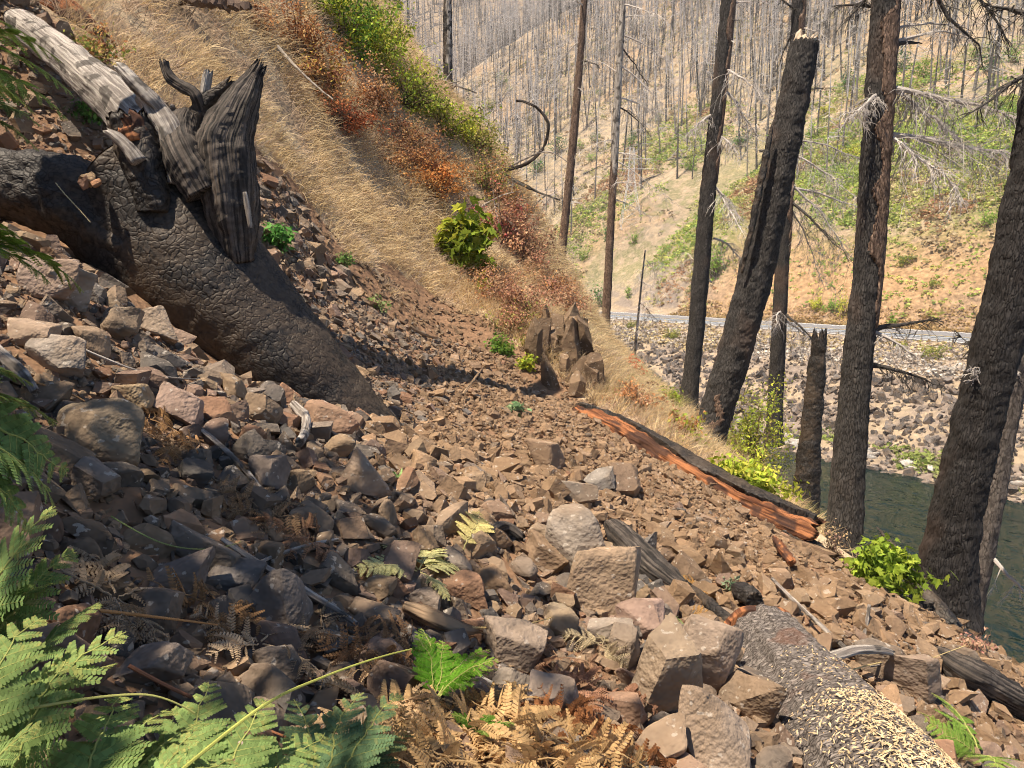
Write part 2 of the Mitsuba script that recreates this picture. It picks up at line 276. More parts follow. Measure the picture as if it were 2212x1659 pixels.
fx, fy = _u * _Y, _Y; fd, fs = rd(fx, fy), rs(fx, fy); fz = far_ground(fx, fy)
_q = np.stack([fx, fy, fz], -1); _n1 = meshkit.fbm(_q / 30, 4, 31)
veg = np.clip((fd - 16) / 8, 0, 1) * np.clip(1.15 - fd / 150, .1, 1) * np.clip(1.25 - np.clip(fs - 20, 0, 999) / 130, .25, 1)
orange = np.clip(1.3 - np.abs(fd - 17) / 8 + (_n1 - .5) * 2.5, 0, 1) * np.clip((62 - fs) / 16, .0, 1) * np.clip((fd - 10) / 2, 0, 1)
orange = np.maximum(orange, np.clip((meshkit.fbm(_q / 14, 3, 33) - .60) * 9, 0, .7) * (fd > 14) * np.clip(fs / 60, .25, 1) * .6)
fuv = np.stack([veg, orange], -1)
structure('far_hillside', mikit.ply(grid_mesh(fx, fy, fz, fuv)[0], 'mat_hill', smooth=True, uv=fuv.reshape(-1, 2)))
_lp = [(700,300,520),(860,300,520),(1000,300,500),(1250,150,570),(700,-50,640),(900,-50,660),(1150,-50,690),(1350,-150,740),(900,-350,800),(1300,-420,860),(400,0,640),(400,-350,800)]
_lq = np.array([W(*c) for c in _lp]); _lr = RBFInterpolator(_lq[:, :2] / 100, _lq[:, 2], kernel='thin_plate_spline', smoothing=.01)
def ridge_ground(x, y):
    q = np.stack([x, y, 0 * np.asarray(x)], -1); return _lr(np.stack([x, y], -1).reshape(-1, 2) / 100).reshape(np.shape(x)) + 16 * (meshkit.fbm(q / 60, 4, 15) - .5)
_u, _Y = np.meshgrid(np.linspace(-.5, .3, 90), np.linspace(470, 860, 90), indexing='ij')
rx, ry = _u * _Y, _Y
structure('far_ridge', mikit.ply(grid_mesh(rx, ry, ridge_ground(rx, ry), np.zeros(rx.shape + (2,)))[0], 'mat_hill', smooth=True, uv=np.zeros((rx.size, 2))))
wx, wy = np.meshgrid(np.linspace(-60, 130, 3), np.linspace(-60, 260, 3), indexing='ij')
structure('river', mikit.ply(grid_mesh(wx, wy, 0 * wx + WATER_Z, np.zeros((3, 3, 2)))[0], 'mat_water', smooth=True, uv=np.stack([wx, wy], -1).reshape(-1, 2)))
# road, its lines and the guardrail
def strip(s0, s1, d0, d1, z, n=60):
    s = np.linspace(s0, s1, n); a, b = road_pt(s, d0, z + .078 * d0), road_pt(s, d1, z + .078 * d1); v = np.concatenate([a, b]); i = np.arange(n - 1)
    return v, np.concatenate([np.stack([i, i + 1, i + n + 1], 1), np.stack([i, i + n + 1, i + n], 1)])
b = Bag(); b.add(*strip(-60, 130, .7, 9.3, -7.95), c=(.16, .16, .17)); structure('road', b.ply('mat_matte'))
for nm, d0 in (('edge_line', 1.25), ('edge_line', 8.75)):
    b = Bag(); b.add(*strip(-60, 130, d0 - .09, d0 + .09, -7.94), c=(.75, .75, .73)); part('road', nm, b.ply('mat_matte'))
b = Bag()
for k in (-.14, .14): b.add(*strip(-60, 130, 5 + k - .06, 5 + k + .06, -7.94), c=(.6, .42, .08))
part('road', 'centre_line', b.ply('mat_matte'))
gr = thing('guardrail', 'grey metal guardrail on wooden posts along the river side of the road', 'guardrail')
prof = np.array([[0, .45], [.05, .5], [.05, .55], [-.01, .6], [.05, .65], [.05, .72], [0, .77]])
s = np.linspace(-60, 128, 100); m = len(prof)
v = np.stack([road_pt(s, d, -7.95 + z) for d, z in prof], 1).reshape(-1, 3); i, j = np.meshgrid(np.arange(99), np.arange(m - 1), indexing='ij'); a = i * m + j
b = Bag(); b.add(v, np.concatenate([np.stack([a, a + m, a + m + 1], -1).reshape(-1, 3), np.stack([a, a + m + 1, a + 1], -1).reshape(-1, 3)]), c=(.42, .46, .5)); part(gr, 'rail', b.ply('mat_matte'))
box = trimesh.creation.box((.16, .2, .95))
for s0 in np.arange(-20, 84, 1.905):
    p = road_pt(np.array(s0), .13, -7.62); b = Bag(); b.add(box.vertices @ np.array([[RU[0], RU[1], 0], [RN[0], RN[1], 0], [0, 0, 1]]) + p, box.faces, c=(.4, .36, .28)); part(gr, 'post', b.ply('mat_matte'))

# ------------------------------------------------------------------ broken rock
def chunk(rng, n=13, flat=(.6, 1), squash=(1, .78, .55)):
    """an angular block cut out by random planes, about 1 across"""
    base = np.array([[1,0,0],[-1,0,0],[0,1,0],[0,-1,0],[0,0,1],[0,0,-1.]]); k = nrm(np.vstack([base + rng.normal(0, .28, base.shape), rng.normal(size=(n - 6, 3))]))
    dist = np.r_[rng.uniform(.62, 1.0, 6), rng.uniform(.78, 1.12, n - 6)] * .5
    v = HalfspaceIntersection(np.hstack([k, -dist[:, None]]), np.zeros(3)).intersections; v = np.unique(v.round(4), axis=0) * np.array(squash)
    h = ConvexHull(v); f = h.simplices.copy(); nn = np.cross(v[f[:, 1]] - v[f[:, 0]], v[f[:, 2]] - v[f[:, 0]])
    f[(nn * h.equations[:, :3]).sum(1) < 0] = f[(nn * h.equations[:, :3]).sum(1) < 0][:, ::-1]
    return v - v.mean(0), f
def detailed(rng, v, f, edge=.09, rough=.035, seed=0):
    """the same block with worn edges and broken relief"""
    m = trimesh.Trimesh(v, f, process=True); mm = manifold3d.Manifold(manifold3d.Mesh(np.array(m.vertices, np.float32), np.array(m.faces, np.uint32))).refine_to_length(edge).to_mesh(); m = trimesh.Trimesh(mm.vert_properties[:, :3], mm.tri_verts, process=True); m.merge_vertices()
    trimesh.smoothing.filter_laplacian(m, lamb=.45, iterations=1)
    q = m.vertices; step = np.floor(meshkit.fbm(q * 3.2 + seed, 2, seed) * 7) / 7
    q = q + m.vertex_normals * (rough * 1.9 * (meshkit.fbm(q * 4 + seed * 3.3, 4, seed) - .5) + rough * .5 * (step - .5))[:, None]
    return np.array(q), np.array(m.faces)
def split_smooth(v, f, angle=32):
    m = trimesh.graph.smooth_shade(trimesh.Trimesh(v, f, process=False), angle=math.radians(angle), facet_minarea=None); return np.array(m.vertices), np.array(m.faces)
rk = np.random.default_rng(11)
SHAPES = [chunk(rk, int(rk.integers(10, 17)), squash=(1, rk.uniform(.62, .95), rk.uniform(.4, .75))) for _ in range(28)]
FINE = [split_smooth(*detailed(rk, v, f, .15, .05, i)) for i, (v, f) in enumerate(SHAPES[:20])]
LOW = [chunk(rk, 8, squash=(1, rk.uniform(.6, .9), rk.uniform(.4, .7))) for _ in range(16)]
BROWN = np.array([[.31,.208,.128],[.275,.184,.113],[.34,.235,.15],[.26,.17,.103],[.33,.215,.13],[.3,.205,.135]])
MIXED = np.array([[.27,.205,.15],[.23,.185,.15],[.17,.15,.135],[.3,.22,.155],[.29,.2,.155],[.21,.175,.145],[.34,.245,.16],[.25,.175,.135],[.155,.14,.13],[.31,.18,.115]])
def rock_tone(rng, x, y):
    """brown slide dust on the middle of the slope, bare greys and pinks on the older rubble at the left and front"""
    slide = np.clip((y - 3.9) / 2.4, 0, 1) * np.clip((x + 1.5) / .8, 0, 1)
    k = rng.random(len(x)) < slide * .95
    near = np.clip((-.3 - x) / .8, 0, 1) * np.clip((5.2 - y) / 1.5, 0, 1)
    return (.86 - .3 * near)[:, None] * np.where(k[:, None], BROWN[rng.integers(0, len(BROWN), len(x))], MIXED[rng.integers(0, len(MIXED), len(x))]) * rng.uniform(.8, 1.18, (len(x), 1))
def lay(rng, x, y, size, sink=.12):
    """position and rotation of pieces lying on the slope"""
    n = normal(x, y); R = rots(rng, len(x), .55); t, bt = frame(n); B = np.stack([t, bt, n], -1)
    return np.stack([x, y, ground(x, y)], -1) + n * (size * (.22 - sink))[:, None], B @ R
def put_rock(key, v, f, pos, R, size, color):
    scene[key] = mikit.ply((v @ (R * np.asarray(size)).T + pos, f), 'mat_rock', smooth=True, uv=np.broadcast_to(enc(color), (len(v), 2)).copy())
HEROES = [  # pixel, width px, height px, colour, tilt kind, label
 (1262,1195,150,205,(0.307,0.261,0.217),'tall grey boulder standing on edge behind the tan one, beside the charred timber'),
 (1303,1268,150,150,(0.336,0.244,0.167),'large tan boulder with grey right side propped against the tall grey one'),
 (718,912,125,70,(0.268,0.166,0.119),'smooth reddish brown boulder at the buried tip of the big charred log'),
 (790,1040,105,85,(0.347,0.265,0.203),'pale tan slab facing up at the left edge of the brown slide'),
 (100,610,110,80,(0.331,0.250,0.206),'pinkish grey boulder below the shaded hollow of the charred log, left of a greyer one'),
 (155,625,115,95,(0.335,0.281,0.229),'pale grey boulder below the shaded hollow of the charred log, right of a pinkish one'),
 (225,955,160,120,(0.231,0.182,0.129),'long tilted brown boulder half in fern shade at the left'),
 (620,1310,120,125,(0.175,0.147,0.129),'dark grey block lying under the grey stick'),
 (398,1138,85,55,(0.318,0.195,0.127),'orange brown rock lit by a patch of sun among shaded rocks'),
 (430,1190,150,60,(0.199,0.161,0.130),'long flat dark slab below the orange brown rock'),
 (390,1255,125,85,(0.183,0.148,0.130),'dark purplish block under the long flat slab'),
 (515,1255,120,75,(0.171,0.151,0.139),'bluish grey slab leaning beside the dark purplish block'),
 (1445,1478,155,175,(0.307,0.250,0.190),'big olive tan boulder left of the sawn log'),
 (1520,1425,130,175,(0.320,0.246,0.191),'big brown boulder with white flecks touching the end of the sawn log'),
 (1535,1600,150,150,(0.312,0.244,0.190),'big square boulder at the bottom edge beside the sawn log'),
 (1425,1610,105,90,(0.297,0.225,0.167),'blocky brown rock at the bottom edge among dry ferns'),
 (1350,1540,80,80,(0.304,0.188,0.138),'reddish rock wedged under the olive tan boulder'),
 (1400,1345,110,100,(0.321,0.224,0.182),'pink rounded boulder below the tan boulder'),
 (1318,1368,95,65,(0.307,0.261,0.217),'pale grey block below the tan boulder'),
 (1212,1345,70,70,(0.262,0.210,0.149),'rough pitted rock with rusty lichen'),
 (1115,1400,135,105,(0.312,0.244,0.190),'wide flat-topped block above the tan dry ferns'),
 (1185,1530,115,95,(0.298,0.236,0.194),'pinkish grey boulder in the dry ferns at the bottom'),
 (1105,1490,100,70,(0.254,0.213,0.174),'low grey boulder right of the bright green fern'),
 (1350,1405,70,95,(0.237,0.203,0.171),'narrow upright dark grey rock between boulders'),
 (1185,985,85,70,(0.268,0.188,0.131),'brown block standing out in the upper middle of the slide'),
 (1352,1042,75,65,(0.232,0.163,0.114),'dust brown cube-like boulder in the middle of the slide'),
 (1240,1065,80,55,(0.222,0.184,0.151),'brown boulder beside a bluish one in the middle of the slide'),
 (1290,1040,70,50,(0.274,0.242,0.211),'bluish grey rock in the middle of the slide'),
 (1178,1205,115,60,(0.265,0.183,0.120),'flat brown slab left of the standing boulders'),
 (1180,1160,95,45,(0.284,0.214,0.151),'long tan rock resting above the flat brown slab'),
 (60,730,110,60,(0.315,0.236,0.176),'long tan rock at the left edge under the fern'),
 (125,775,110,75,(0.291,0.251,0.214),'smooth pale grey slab at the left among rubble'),
 (395,885,85,80,(0.306,0.222,0.180),'pink rectangular rock left of the charred log'),
 (280,865,75,55,(0.318,0.239,0.151),'yellowish brown rock left of the charred log'),
 (330,700,75,75,(0.322,0.253,0.192),'tan block tucked under the middle of the charred log'),
 (275,690,65,55,(0.294,0.233,0.180),'tan block upslope under the charred log'),
 (385,735,65,50,(0.275,0.199,0.152),'brown block under the charred log nearest its tip'),
 (585,1030,75,75,(0.212,0.172,0.145),'dark brown boulder below the pale stick'),
 (1985,1475,110,85,(0.260,0.197,0.153),'brown boulder right of the sawn log'),
 (2075,1430,90,55,(0.202,0.166,0.137),'dark block on the slope above the lower charred branch'),
 (1890,1420,95,90,(0.191,0.156,0.128),'dark grey wedge right of the sawn log end'),
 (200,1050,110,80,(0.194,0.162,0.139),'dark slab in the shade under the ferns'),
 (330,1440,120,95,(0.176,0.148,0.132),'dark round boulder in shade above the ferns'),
]
def upright(rng):  # standing pieces turn any way, others lie
    return rots(rng, 1)[0]
hero_xy = []
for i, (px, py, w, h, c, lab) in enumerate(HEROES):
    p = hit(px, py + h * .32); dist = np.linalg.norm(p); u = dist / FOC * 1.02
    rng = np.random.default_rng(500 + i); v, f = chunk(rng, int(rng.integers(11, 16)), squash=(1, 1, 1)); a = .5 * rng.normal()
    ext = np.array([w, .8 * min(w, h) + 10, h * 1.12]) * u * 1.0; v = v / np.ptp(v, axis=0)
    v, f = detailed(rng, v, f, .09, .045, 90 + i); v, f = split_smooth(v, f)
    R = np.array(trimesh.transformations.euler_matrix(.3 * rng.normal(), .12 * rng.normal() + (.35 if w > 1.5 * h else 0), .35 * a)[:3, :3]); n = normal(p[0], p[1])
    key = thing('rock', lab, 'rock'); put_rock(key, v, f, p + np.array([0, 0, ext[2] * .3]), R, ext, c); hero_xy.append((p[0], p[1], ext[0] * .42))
hero_xy = np.array(hero_xy)
# loose rock: sizes follow a steep power law; the ones that show largest become things of their own
rng = np.random.default_rng(5)
def scatter(n, lo, hi, power, y0=.7, y1=13.3):
    x, y = rng.uniform(-7.5, 6.3, n), y0 + (y1 - y0) * rng.random(n) ** 1.15; ok = inside(ROCKS, x, y) & (y > .55 + .2 * np.abs(x)) & ~((x > -4.6) & (x < -2.1) & (y > 5.95) & (y < 7.4)); x, y = x[ok], y[ok]
    s = lo * (1 - rng.random(len(x)) * (1 - (lo / hi) ** power)) ** (-1 / power); return x, y, s
x, y, s = scatter(34000, .07, .27, 2.2)
s = s * np.where((y > 6.8) & (x > -2.2), .66, 1.0)
far_from = lambda x, y, r: (np.hypot(x[:, None] - hero_xy[:, 0], y[:, None] - hero_xy[:, 1]) > hero_xy[:, 2] + r[:, None] * .25).all(1)
ok = far_from(x, y, s); x, y, s = x[ok], y[ok], s[ok]
o = np.argsort(-s); x, y, s = x[o], y[o], s[o]; keep = []; cell = {}
for i in range(len(x)):  # the larger pieces keep a little apart
    kx, ky = int(x[i] // .34), int(y[i] // .34); near = [j for a in (-1, 0, 1) for b2 in (-1, 0, 1) for j in cell.get((kx + a, ky + b2), ())]
    if all((x[i] - x[j]) ** 2 + (y[i] - y[j]) ** 2 > (.345 * (s[i] + s[j])) ** 2 for j in near): keep.append(i); cell.setdefault((kx, ky), []).append(i)
x, y, s = x[keep], y[keep], s[keep]
pos, R = lay(rng, x, y, s, .04); col = rock_tone(rng, x, y)
vis = np.abs(pos[:, 0]) < .69 * pos[:, 1] + .1
show = np.where(vis, s / np.linalg.norm(pos, axis=1), 0); order = np.argsort(-show); single = set(order[:250].tolist())
small = Bag()
for i in range(len(x)):
    if i in single:
        v, f = FINE[i % len(FINE)]; qx, qy = PW / 2 + FOC * pos[i][0] / pos[i][1], pos[i][1]
        zone = 'in the shaded rubble at the lower left' if qx < 830 and qy < 4.6 else 'in the sunny rubble below the charred log' if qx < 760 else 'among the big boulders left of the sawn log' if qx < 1560 and qy < 3.9 else 'on the slope right of the sawn log' if qx > 1560 and qy < 6.2 else 'in the middle of the brown slide' if qy < 7.5 else 'on the upper part of the brown slide'
        key = thing('rock', 'loose angular rock ' + zone, 'rock', 'loose rocks ' + zone); put_rock(key, v, f, pos[i], R[i], s[i], col[i])
    else:
        v, f = SHAPES[i % len(SHAPES)]; small.add(v @ (R[i] * s[i]).T + pos[i], f, col[i])
def many_rocks(bag, x, y, s, shapes, tone, sink=.1):
    pos, R = lay(rng, x, y, s, sink); col = tone(rng, x, y)
    for k, (v, f) in enumerate(shapes):
        i = np.arange(k, len(x), len(shapes)); bag.many(np.einsum('kij,nj->kni', R[i] * s[i, None, None], v) + pos[i, None], f, col[i])
x, y, s = scatter(44000, .035, .085, 1.7, .6); big = s > .055; many_rocks(small, x[big], y[big], s[big], SHAPES[:20], rock_tone, .1); many_rocks(small, x[~big], y[~big], s[~big], LOW, rock_tone, .08)
x, y, s = scatter(60000, .018, .036, 1.5, 2.0); ok = rng.random(len(x)) < np.clip((y - 2) / 4, .25, 1); many_rocks(small, x[ok], y[ok], s[ok], LOW, rock_tone, .0)
m = 2600; x, y, s = rng.uniform(-4.2, 1.4, m), rng.uniform(10, 15.2, m), rng.uniform(.03, .1, m); ok = inside(SOIL, x, y) & ~inside(ROCKS, x, y); x, y, s = x[ok], y[ok], s[ok]; many_rocks(small, x, y, s, LOW, lambda r, a, b2: np.array([.2, .135, .085]) * r.uniform(.75, 1.25, (len(a), 1)), .12)
for i, (px, py, Y, w) in enumerate([(192,388,6.28,.16),(180,396,6.2,.1),(208,398,6.24,.09)]):
    v, f = FINE[i + 3]; key = thing('rock', ['tan stone resting on the left arm of the charred log', 'small pinkish stone left of the tan stone on the charred log', 'small orange stone right of the tan stone on the charred log'][i], 'rock'); put_rock(key, v, f, W(px, py, Y), rots(rng, 1)[0], w, [(.36,.25,.15),(.3,.18,.13),(.38,.2,.11)][i])
stuff('rubble', small.ply('mat_rock'), 'small broken rock and gravel filling the slide between the larger rocks', 'rubble')

# ------------------------------------------------------------------ fallen wood
def pth(pts, n):
    """path and radii from (pixel x, pixel y, distance, radius) rows"""
    q = np.array([np.append(W(*p[:3]), p[3]) for p in pts]); b = bend(q, n); return b[:, :3], b[:, 3]
def relief(v, f, amp, freq, seed=0, oct=4):
    n = trimesh.Trimesh(v, f, process=False).vertex_normals; return v + n * (amp * (meshkit.fbm(v * freq, oct, seed) - .5))[:, None]
def wood(pts, n=24, m=40, mat='mat_dark_wood', amp=.03, freq=8, seed=0, lobe=None, jag=0.0, fine=True):
    """one piece of wood with relief; jag splinters the last end"""
    P, R = pth(pts, m); L = lobe or (lambda a, s: 1 + .07 * np.sin(2 * a + seed) + .05 * np.sin(5 * a + 2 * seed))
    v, f, uv = tube(P, R, n, True, L)
    if jag:
        rows = len(P); d = nrm(P[-1] - P[-2]); g = v[:rows * (n + 1)].reshape(rows, n + 1, 3); a = np.arange(n + 1) % n
        spike = meshkit.noise(np.stack([a * .9, a * 0 + seed, a * 0], -1), seed); g[-1] += d * (jag * (spike - .35))[:, None]; g[-2] += d * (.4 * jag * (spike - .35))[:, None]
        v[:rows * (n + 1)] = g.reshape(-1, 3); v[-1] -= d * jag * .3
    w = relief(v, f, amp, freq, seed)
    if fine: w = relief(w, f, amp * .4, freq * 4, seed + 5)
    rows = len(P); g = w[:rows * (n + 1)].reshape(rows, n + 1, 3); g[:, -1] = g[:, 0]; w[:rows * (n + 1)] = g.reshape(-1, 3)
    return mikit.ply((w, f), mat, smooth=True, uv=uv)
lg = thing('charred_log', 'huge fallen charred log with upturned root wad, its tip buried in the rubble', 'fallen log')
base_lobe = lambda a, s: 1 + np.exp(-s / .7) * (.1 * np.sin(3 * a + .6) + .06 * np.sin(5 * a + 2)) + .03 * np.sin(4 * a + s * 1.5)
part(lg, 'trunk', wood([(275,435,7.1,.66),(390,553,7.0,.66),(500,668,6.95,.57),(610,782,6.95,.49),(723,897,7.05,.42),(860,1035,7.3,.38)], 150, 190, 'mat_char', .05, 3.2, 3, base_lobe))
part(lg, 'root', wood([(440,590,6.9,.5),(300,505,6.8,.42),(150,428,6.75,.33),(20,398,6.7,.29),(-200,370,6.7,.27)], 72, 110, 'mat_char', .12, 4, 5))
part(lg, 'root', wood([(515,560,6.75,.17),(500,440,6.7,.25),(488,330,6.72,.27),(512,245,6.75,.19),(540,185,6.8,.11),(556,152,6.8,.05)], 56, 80, 'mat_dark_wood', .06, 6, 9, lambda a, s: 1 + .16 * np.sin(2 * a + 1) + .07 * np.sin(7 * a + s * 2), .16))
part(lg, 'root', wood([(345,330,7.2,.30),(265,235,7.5,.22),(190,168,7.8,.19),(120,108,8.1,.17),(40,50,8.6,.15)], 44, 80, 'mat_weathered', .05, 5, 12))
part(lg, 'root', wood([(400,390,6.65,.16),(375,300,6.6,.12),(335,235,6.65,.1),(312,205,6.65,.085)], 36, 50, 'mat_weathered', .04, 7, 14))
part(lg, 'root', wood([(350,240,6.6,.05),(325,212,6.55,.055),(290,180,6.55,.06),(272,160,6.55,.055),(258,146,6.55,.045)], 28, 40, 'mat_weathered', .035, 10, 16, None, .06))
part(lg, 'root', wood([(440,300,7.0,.1),(432,234,6.9,.06),(420,204,6.85,.05),(394,187,6.85,.047),(366,166,6.85,.045),(354,136,6.85,.04)], 22, 50, 'mat_dark_wood', .03, 12, 18, None, .05))
part(lg, 'root', wood([(436,260,7.1,.07),(442,209,7.1,.05),(450,157,7.1,.043)], 20, 24, 'mat_weathered', .02, 12, 20, None, .06))
part(lg, 'root', wood([(425,260,6.95,.1),(445,222,6.9,.06),(470,200,6.9,.05),(493,178,6.9,.03)], 20, 24, 'mat_char', .03, 12, 22, None, .08))
part(lg, 'root', wood([(330,460,6.45,.13),(312,370,6.45,.15),(292,310,6.5,.16),(276,262,6.5,.15)], 40, 50, 'mat_char', .06, 7, 24, None, .12))
part(lg, 'broken_root_end', wood([(296,310,6.47,.13),(281,275,6.45,.13),(268,258,6.42,.1)], 30, 16, 'mat_rotten', .07, 10, 26, None, .1))
part(lg, 'root', wood([(300,350,6.3,.06),(262,305,6.3,.05),(232,284,6.3,.025)], 16, 20, 'mat_weathered', .03, 12, 28, None, .05))
part(lg, 'root', wood([(440,420,6.5,.14),(400,350,6.5,.15),(385,290,6.7,.14),(400,250,6.9,.09)], 40, 50, 'mat_dark_wood', .06, 7, 30))
part(lg, 'splinter', wood([(528,415,6.5,.018),(535,450,6.5,.022),(541,492,6.5,.016)], 10, 12, 'mat_weathered', .01, 15, 31))

rl = thing('rotten_log', 'long rotten log with orange heartwood and charred top on the downhill edge of the slide', 'fallen log')
rp = [(1250,892,10.7,.13),(1330,930,10.1,.19),(1480,1020,9.4,.23),(1620,1098,8.9,.235),(1750,1155,8.55,.22)]
part(rl, 'heartwood', wood(rp, 60, 150, 'mat_rotten', .09, 6, 40, lambda a, s: 1 + .08 * np.sin(3 * a) + .06 * np.sin(8 * a + s), .2))
P, R = pth(rp, 150)
def shell_lobe(a, s): return np.where(np.cos(a - SHELL_AT + .5 * np.sin(s * 2.2) * .5) > .06 + .35 * (meshkit.noise(np.stack([s * 2.5, a * 2, 0 * s], -1), 3) - .5), 1.14, .7)
d0 = nrm(P[1] - P[0]); x0 = frame(d0)[0]; y0 = np.cross(d0, x0); want = nrm(np.array([.6, .75, .42])); SHELL_AT = math.atan2(want @ y0, want @ x0)
v, f, uv = tube(P, R, 72, True, shell_lobe); part(rl, 'charred_shell', mikit.ply((relief(v, f, .05, 9, 44), f), 'mat_char', smooth=True, uv=uv))
part(rl, 'lower_wood', wood([(1430,1055,8.9,.06),(1550,1118,8.5,.12),(1670,1172,8.2,.14),(1790,1210,8.05,.11)], 30, 70, 'mat_dusty_wood', .05, 7, 46, None, .2))
part(rl, 'splintered_end', wood([(1690,1150,8.55,.1),(1745,1180,8.4,.09),(1800,1205,8.3,.05)], 22, 30, 'mat_char', .09, 9, 48, None, .25))

cl = thing('sawn_log', 'thick sawn log with flaky grey bark and sawdust, at the bottom right', 'log')
cp = [(1640,1382,4.62,.235),(1712,1480,4.05,.27),(1812,1612,3.42,.305),(1960,1805,2.75,.31),(2130,2050,2.3,.31)]
part(cl, 'bark', wood(cp, 150, 260, 'mat_log_bark', .05, 7, 50, lambda a, s: 1 + .03 * np.sin(2 * a) + .025 * np.sin(9 * a + s * 3) + .02 * np.sin(17 * a - s * 5)))
part(cl, 'cut_end', wood([(1628,1362,4.72,.19),(1638,1378,4.64,.247),(1646,1390,4.57,.24)], 60, 8, 'mat_rotten', .03, 9, 52))
P, R = pth(cp, 260)
for a0, px, py, Y, r in ((0, 1808, 1530, 3.42, .05), (1, 1712, 1370, 4.3, .03)):
    part(cl, 'knot', wood([(px, py + 25, Y + .05, r * 1.3), (px, py, Y - .02, r), (px, py - 8, Y - .04, r * .5)], 18, 8, 'mat_char', .03, 14, 54 + a0))
rng = np.random.default_rng(60); k = 1700  # sawdust lies on the upper side, thickest towards the near end
t = 1 - rng.random(k) ** 1.15 * np.where(rng.random(k) < .22, .62, .34); i = np.clip((t * 215).astype(int), 1, 258); d = nrm(P[i + 1] - P[i - 1]); up = nrm(np.array([0, 0, 1.]) - d * d[:, 2:3]); sd = np.cross(d, up); a = rng.normal(.0, .55, k) - .1
nn = np.cos(a)[:, None] * up + np.sin(a)[:, None] * sd; c0 = P[i] + nn * (R[i] * 1.03 + .012)[:, None] + d * rng.uniform(-.01, .01, (k, 1))
e1, e2 = frame(nrm(nn + rng.normal(0, .35, (k, 3)))); th = rng.uniform(0, 6.28, k)[:, None]; e1, e2 = np.cos(th) * e1 + np.sin(th) * e2, -np.sin(th) * e1 + np.cos(th) * e2
l, w = rng.uniform(.004, .014, (k, 1)) * (.5 + t[:, None]), rng.uniform(.002, .005, (k, 1)); zz = nn * .003
vv = np.stack([c0 - e1 * l, c0 - e2 * w, c0 + e1 * l, c0 + e2 * w, c0 + zz, c0 - zz], 1); ff = [[0, 1, 4], [1, 2, 4], [2, 3, 4], [3, 0, 4], [1, 0, 5], [2, 1, 5], [3, 2, 5], [0, 3, 5]]
b = Bag(); b.many(vv, ff, np.array([.72, .55, .33]) * rng.uniform(.65, 1.2, (k, 1))); stuff('sawdust', b.ply('mat_matte'), 'pale sawdust and chips strewn on the sawn log', 'sawdust')

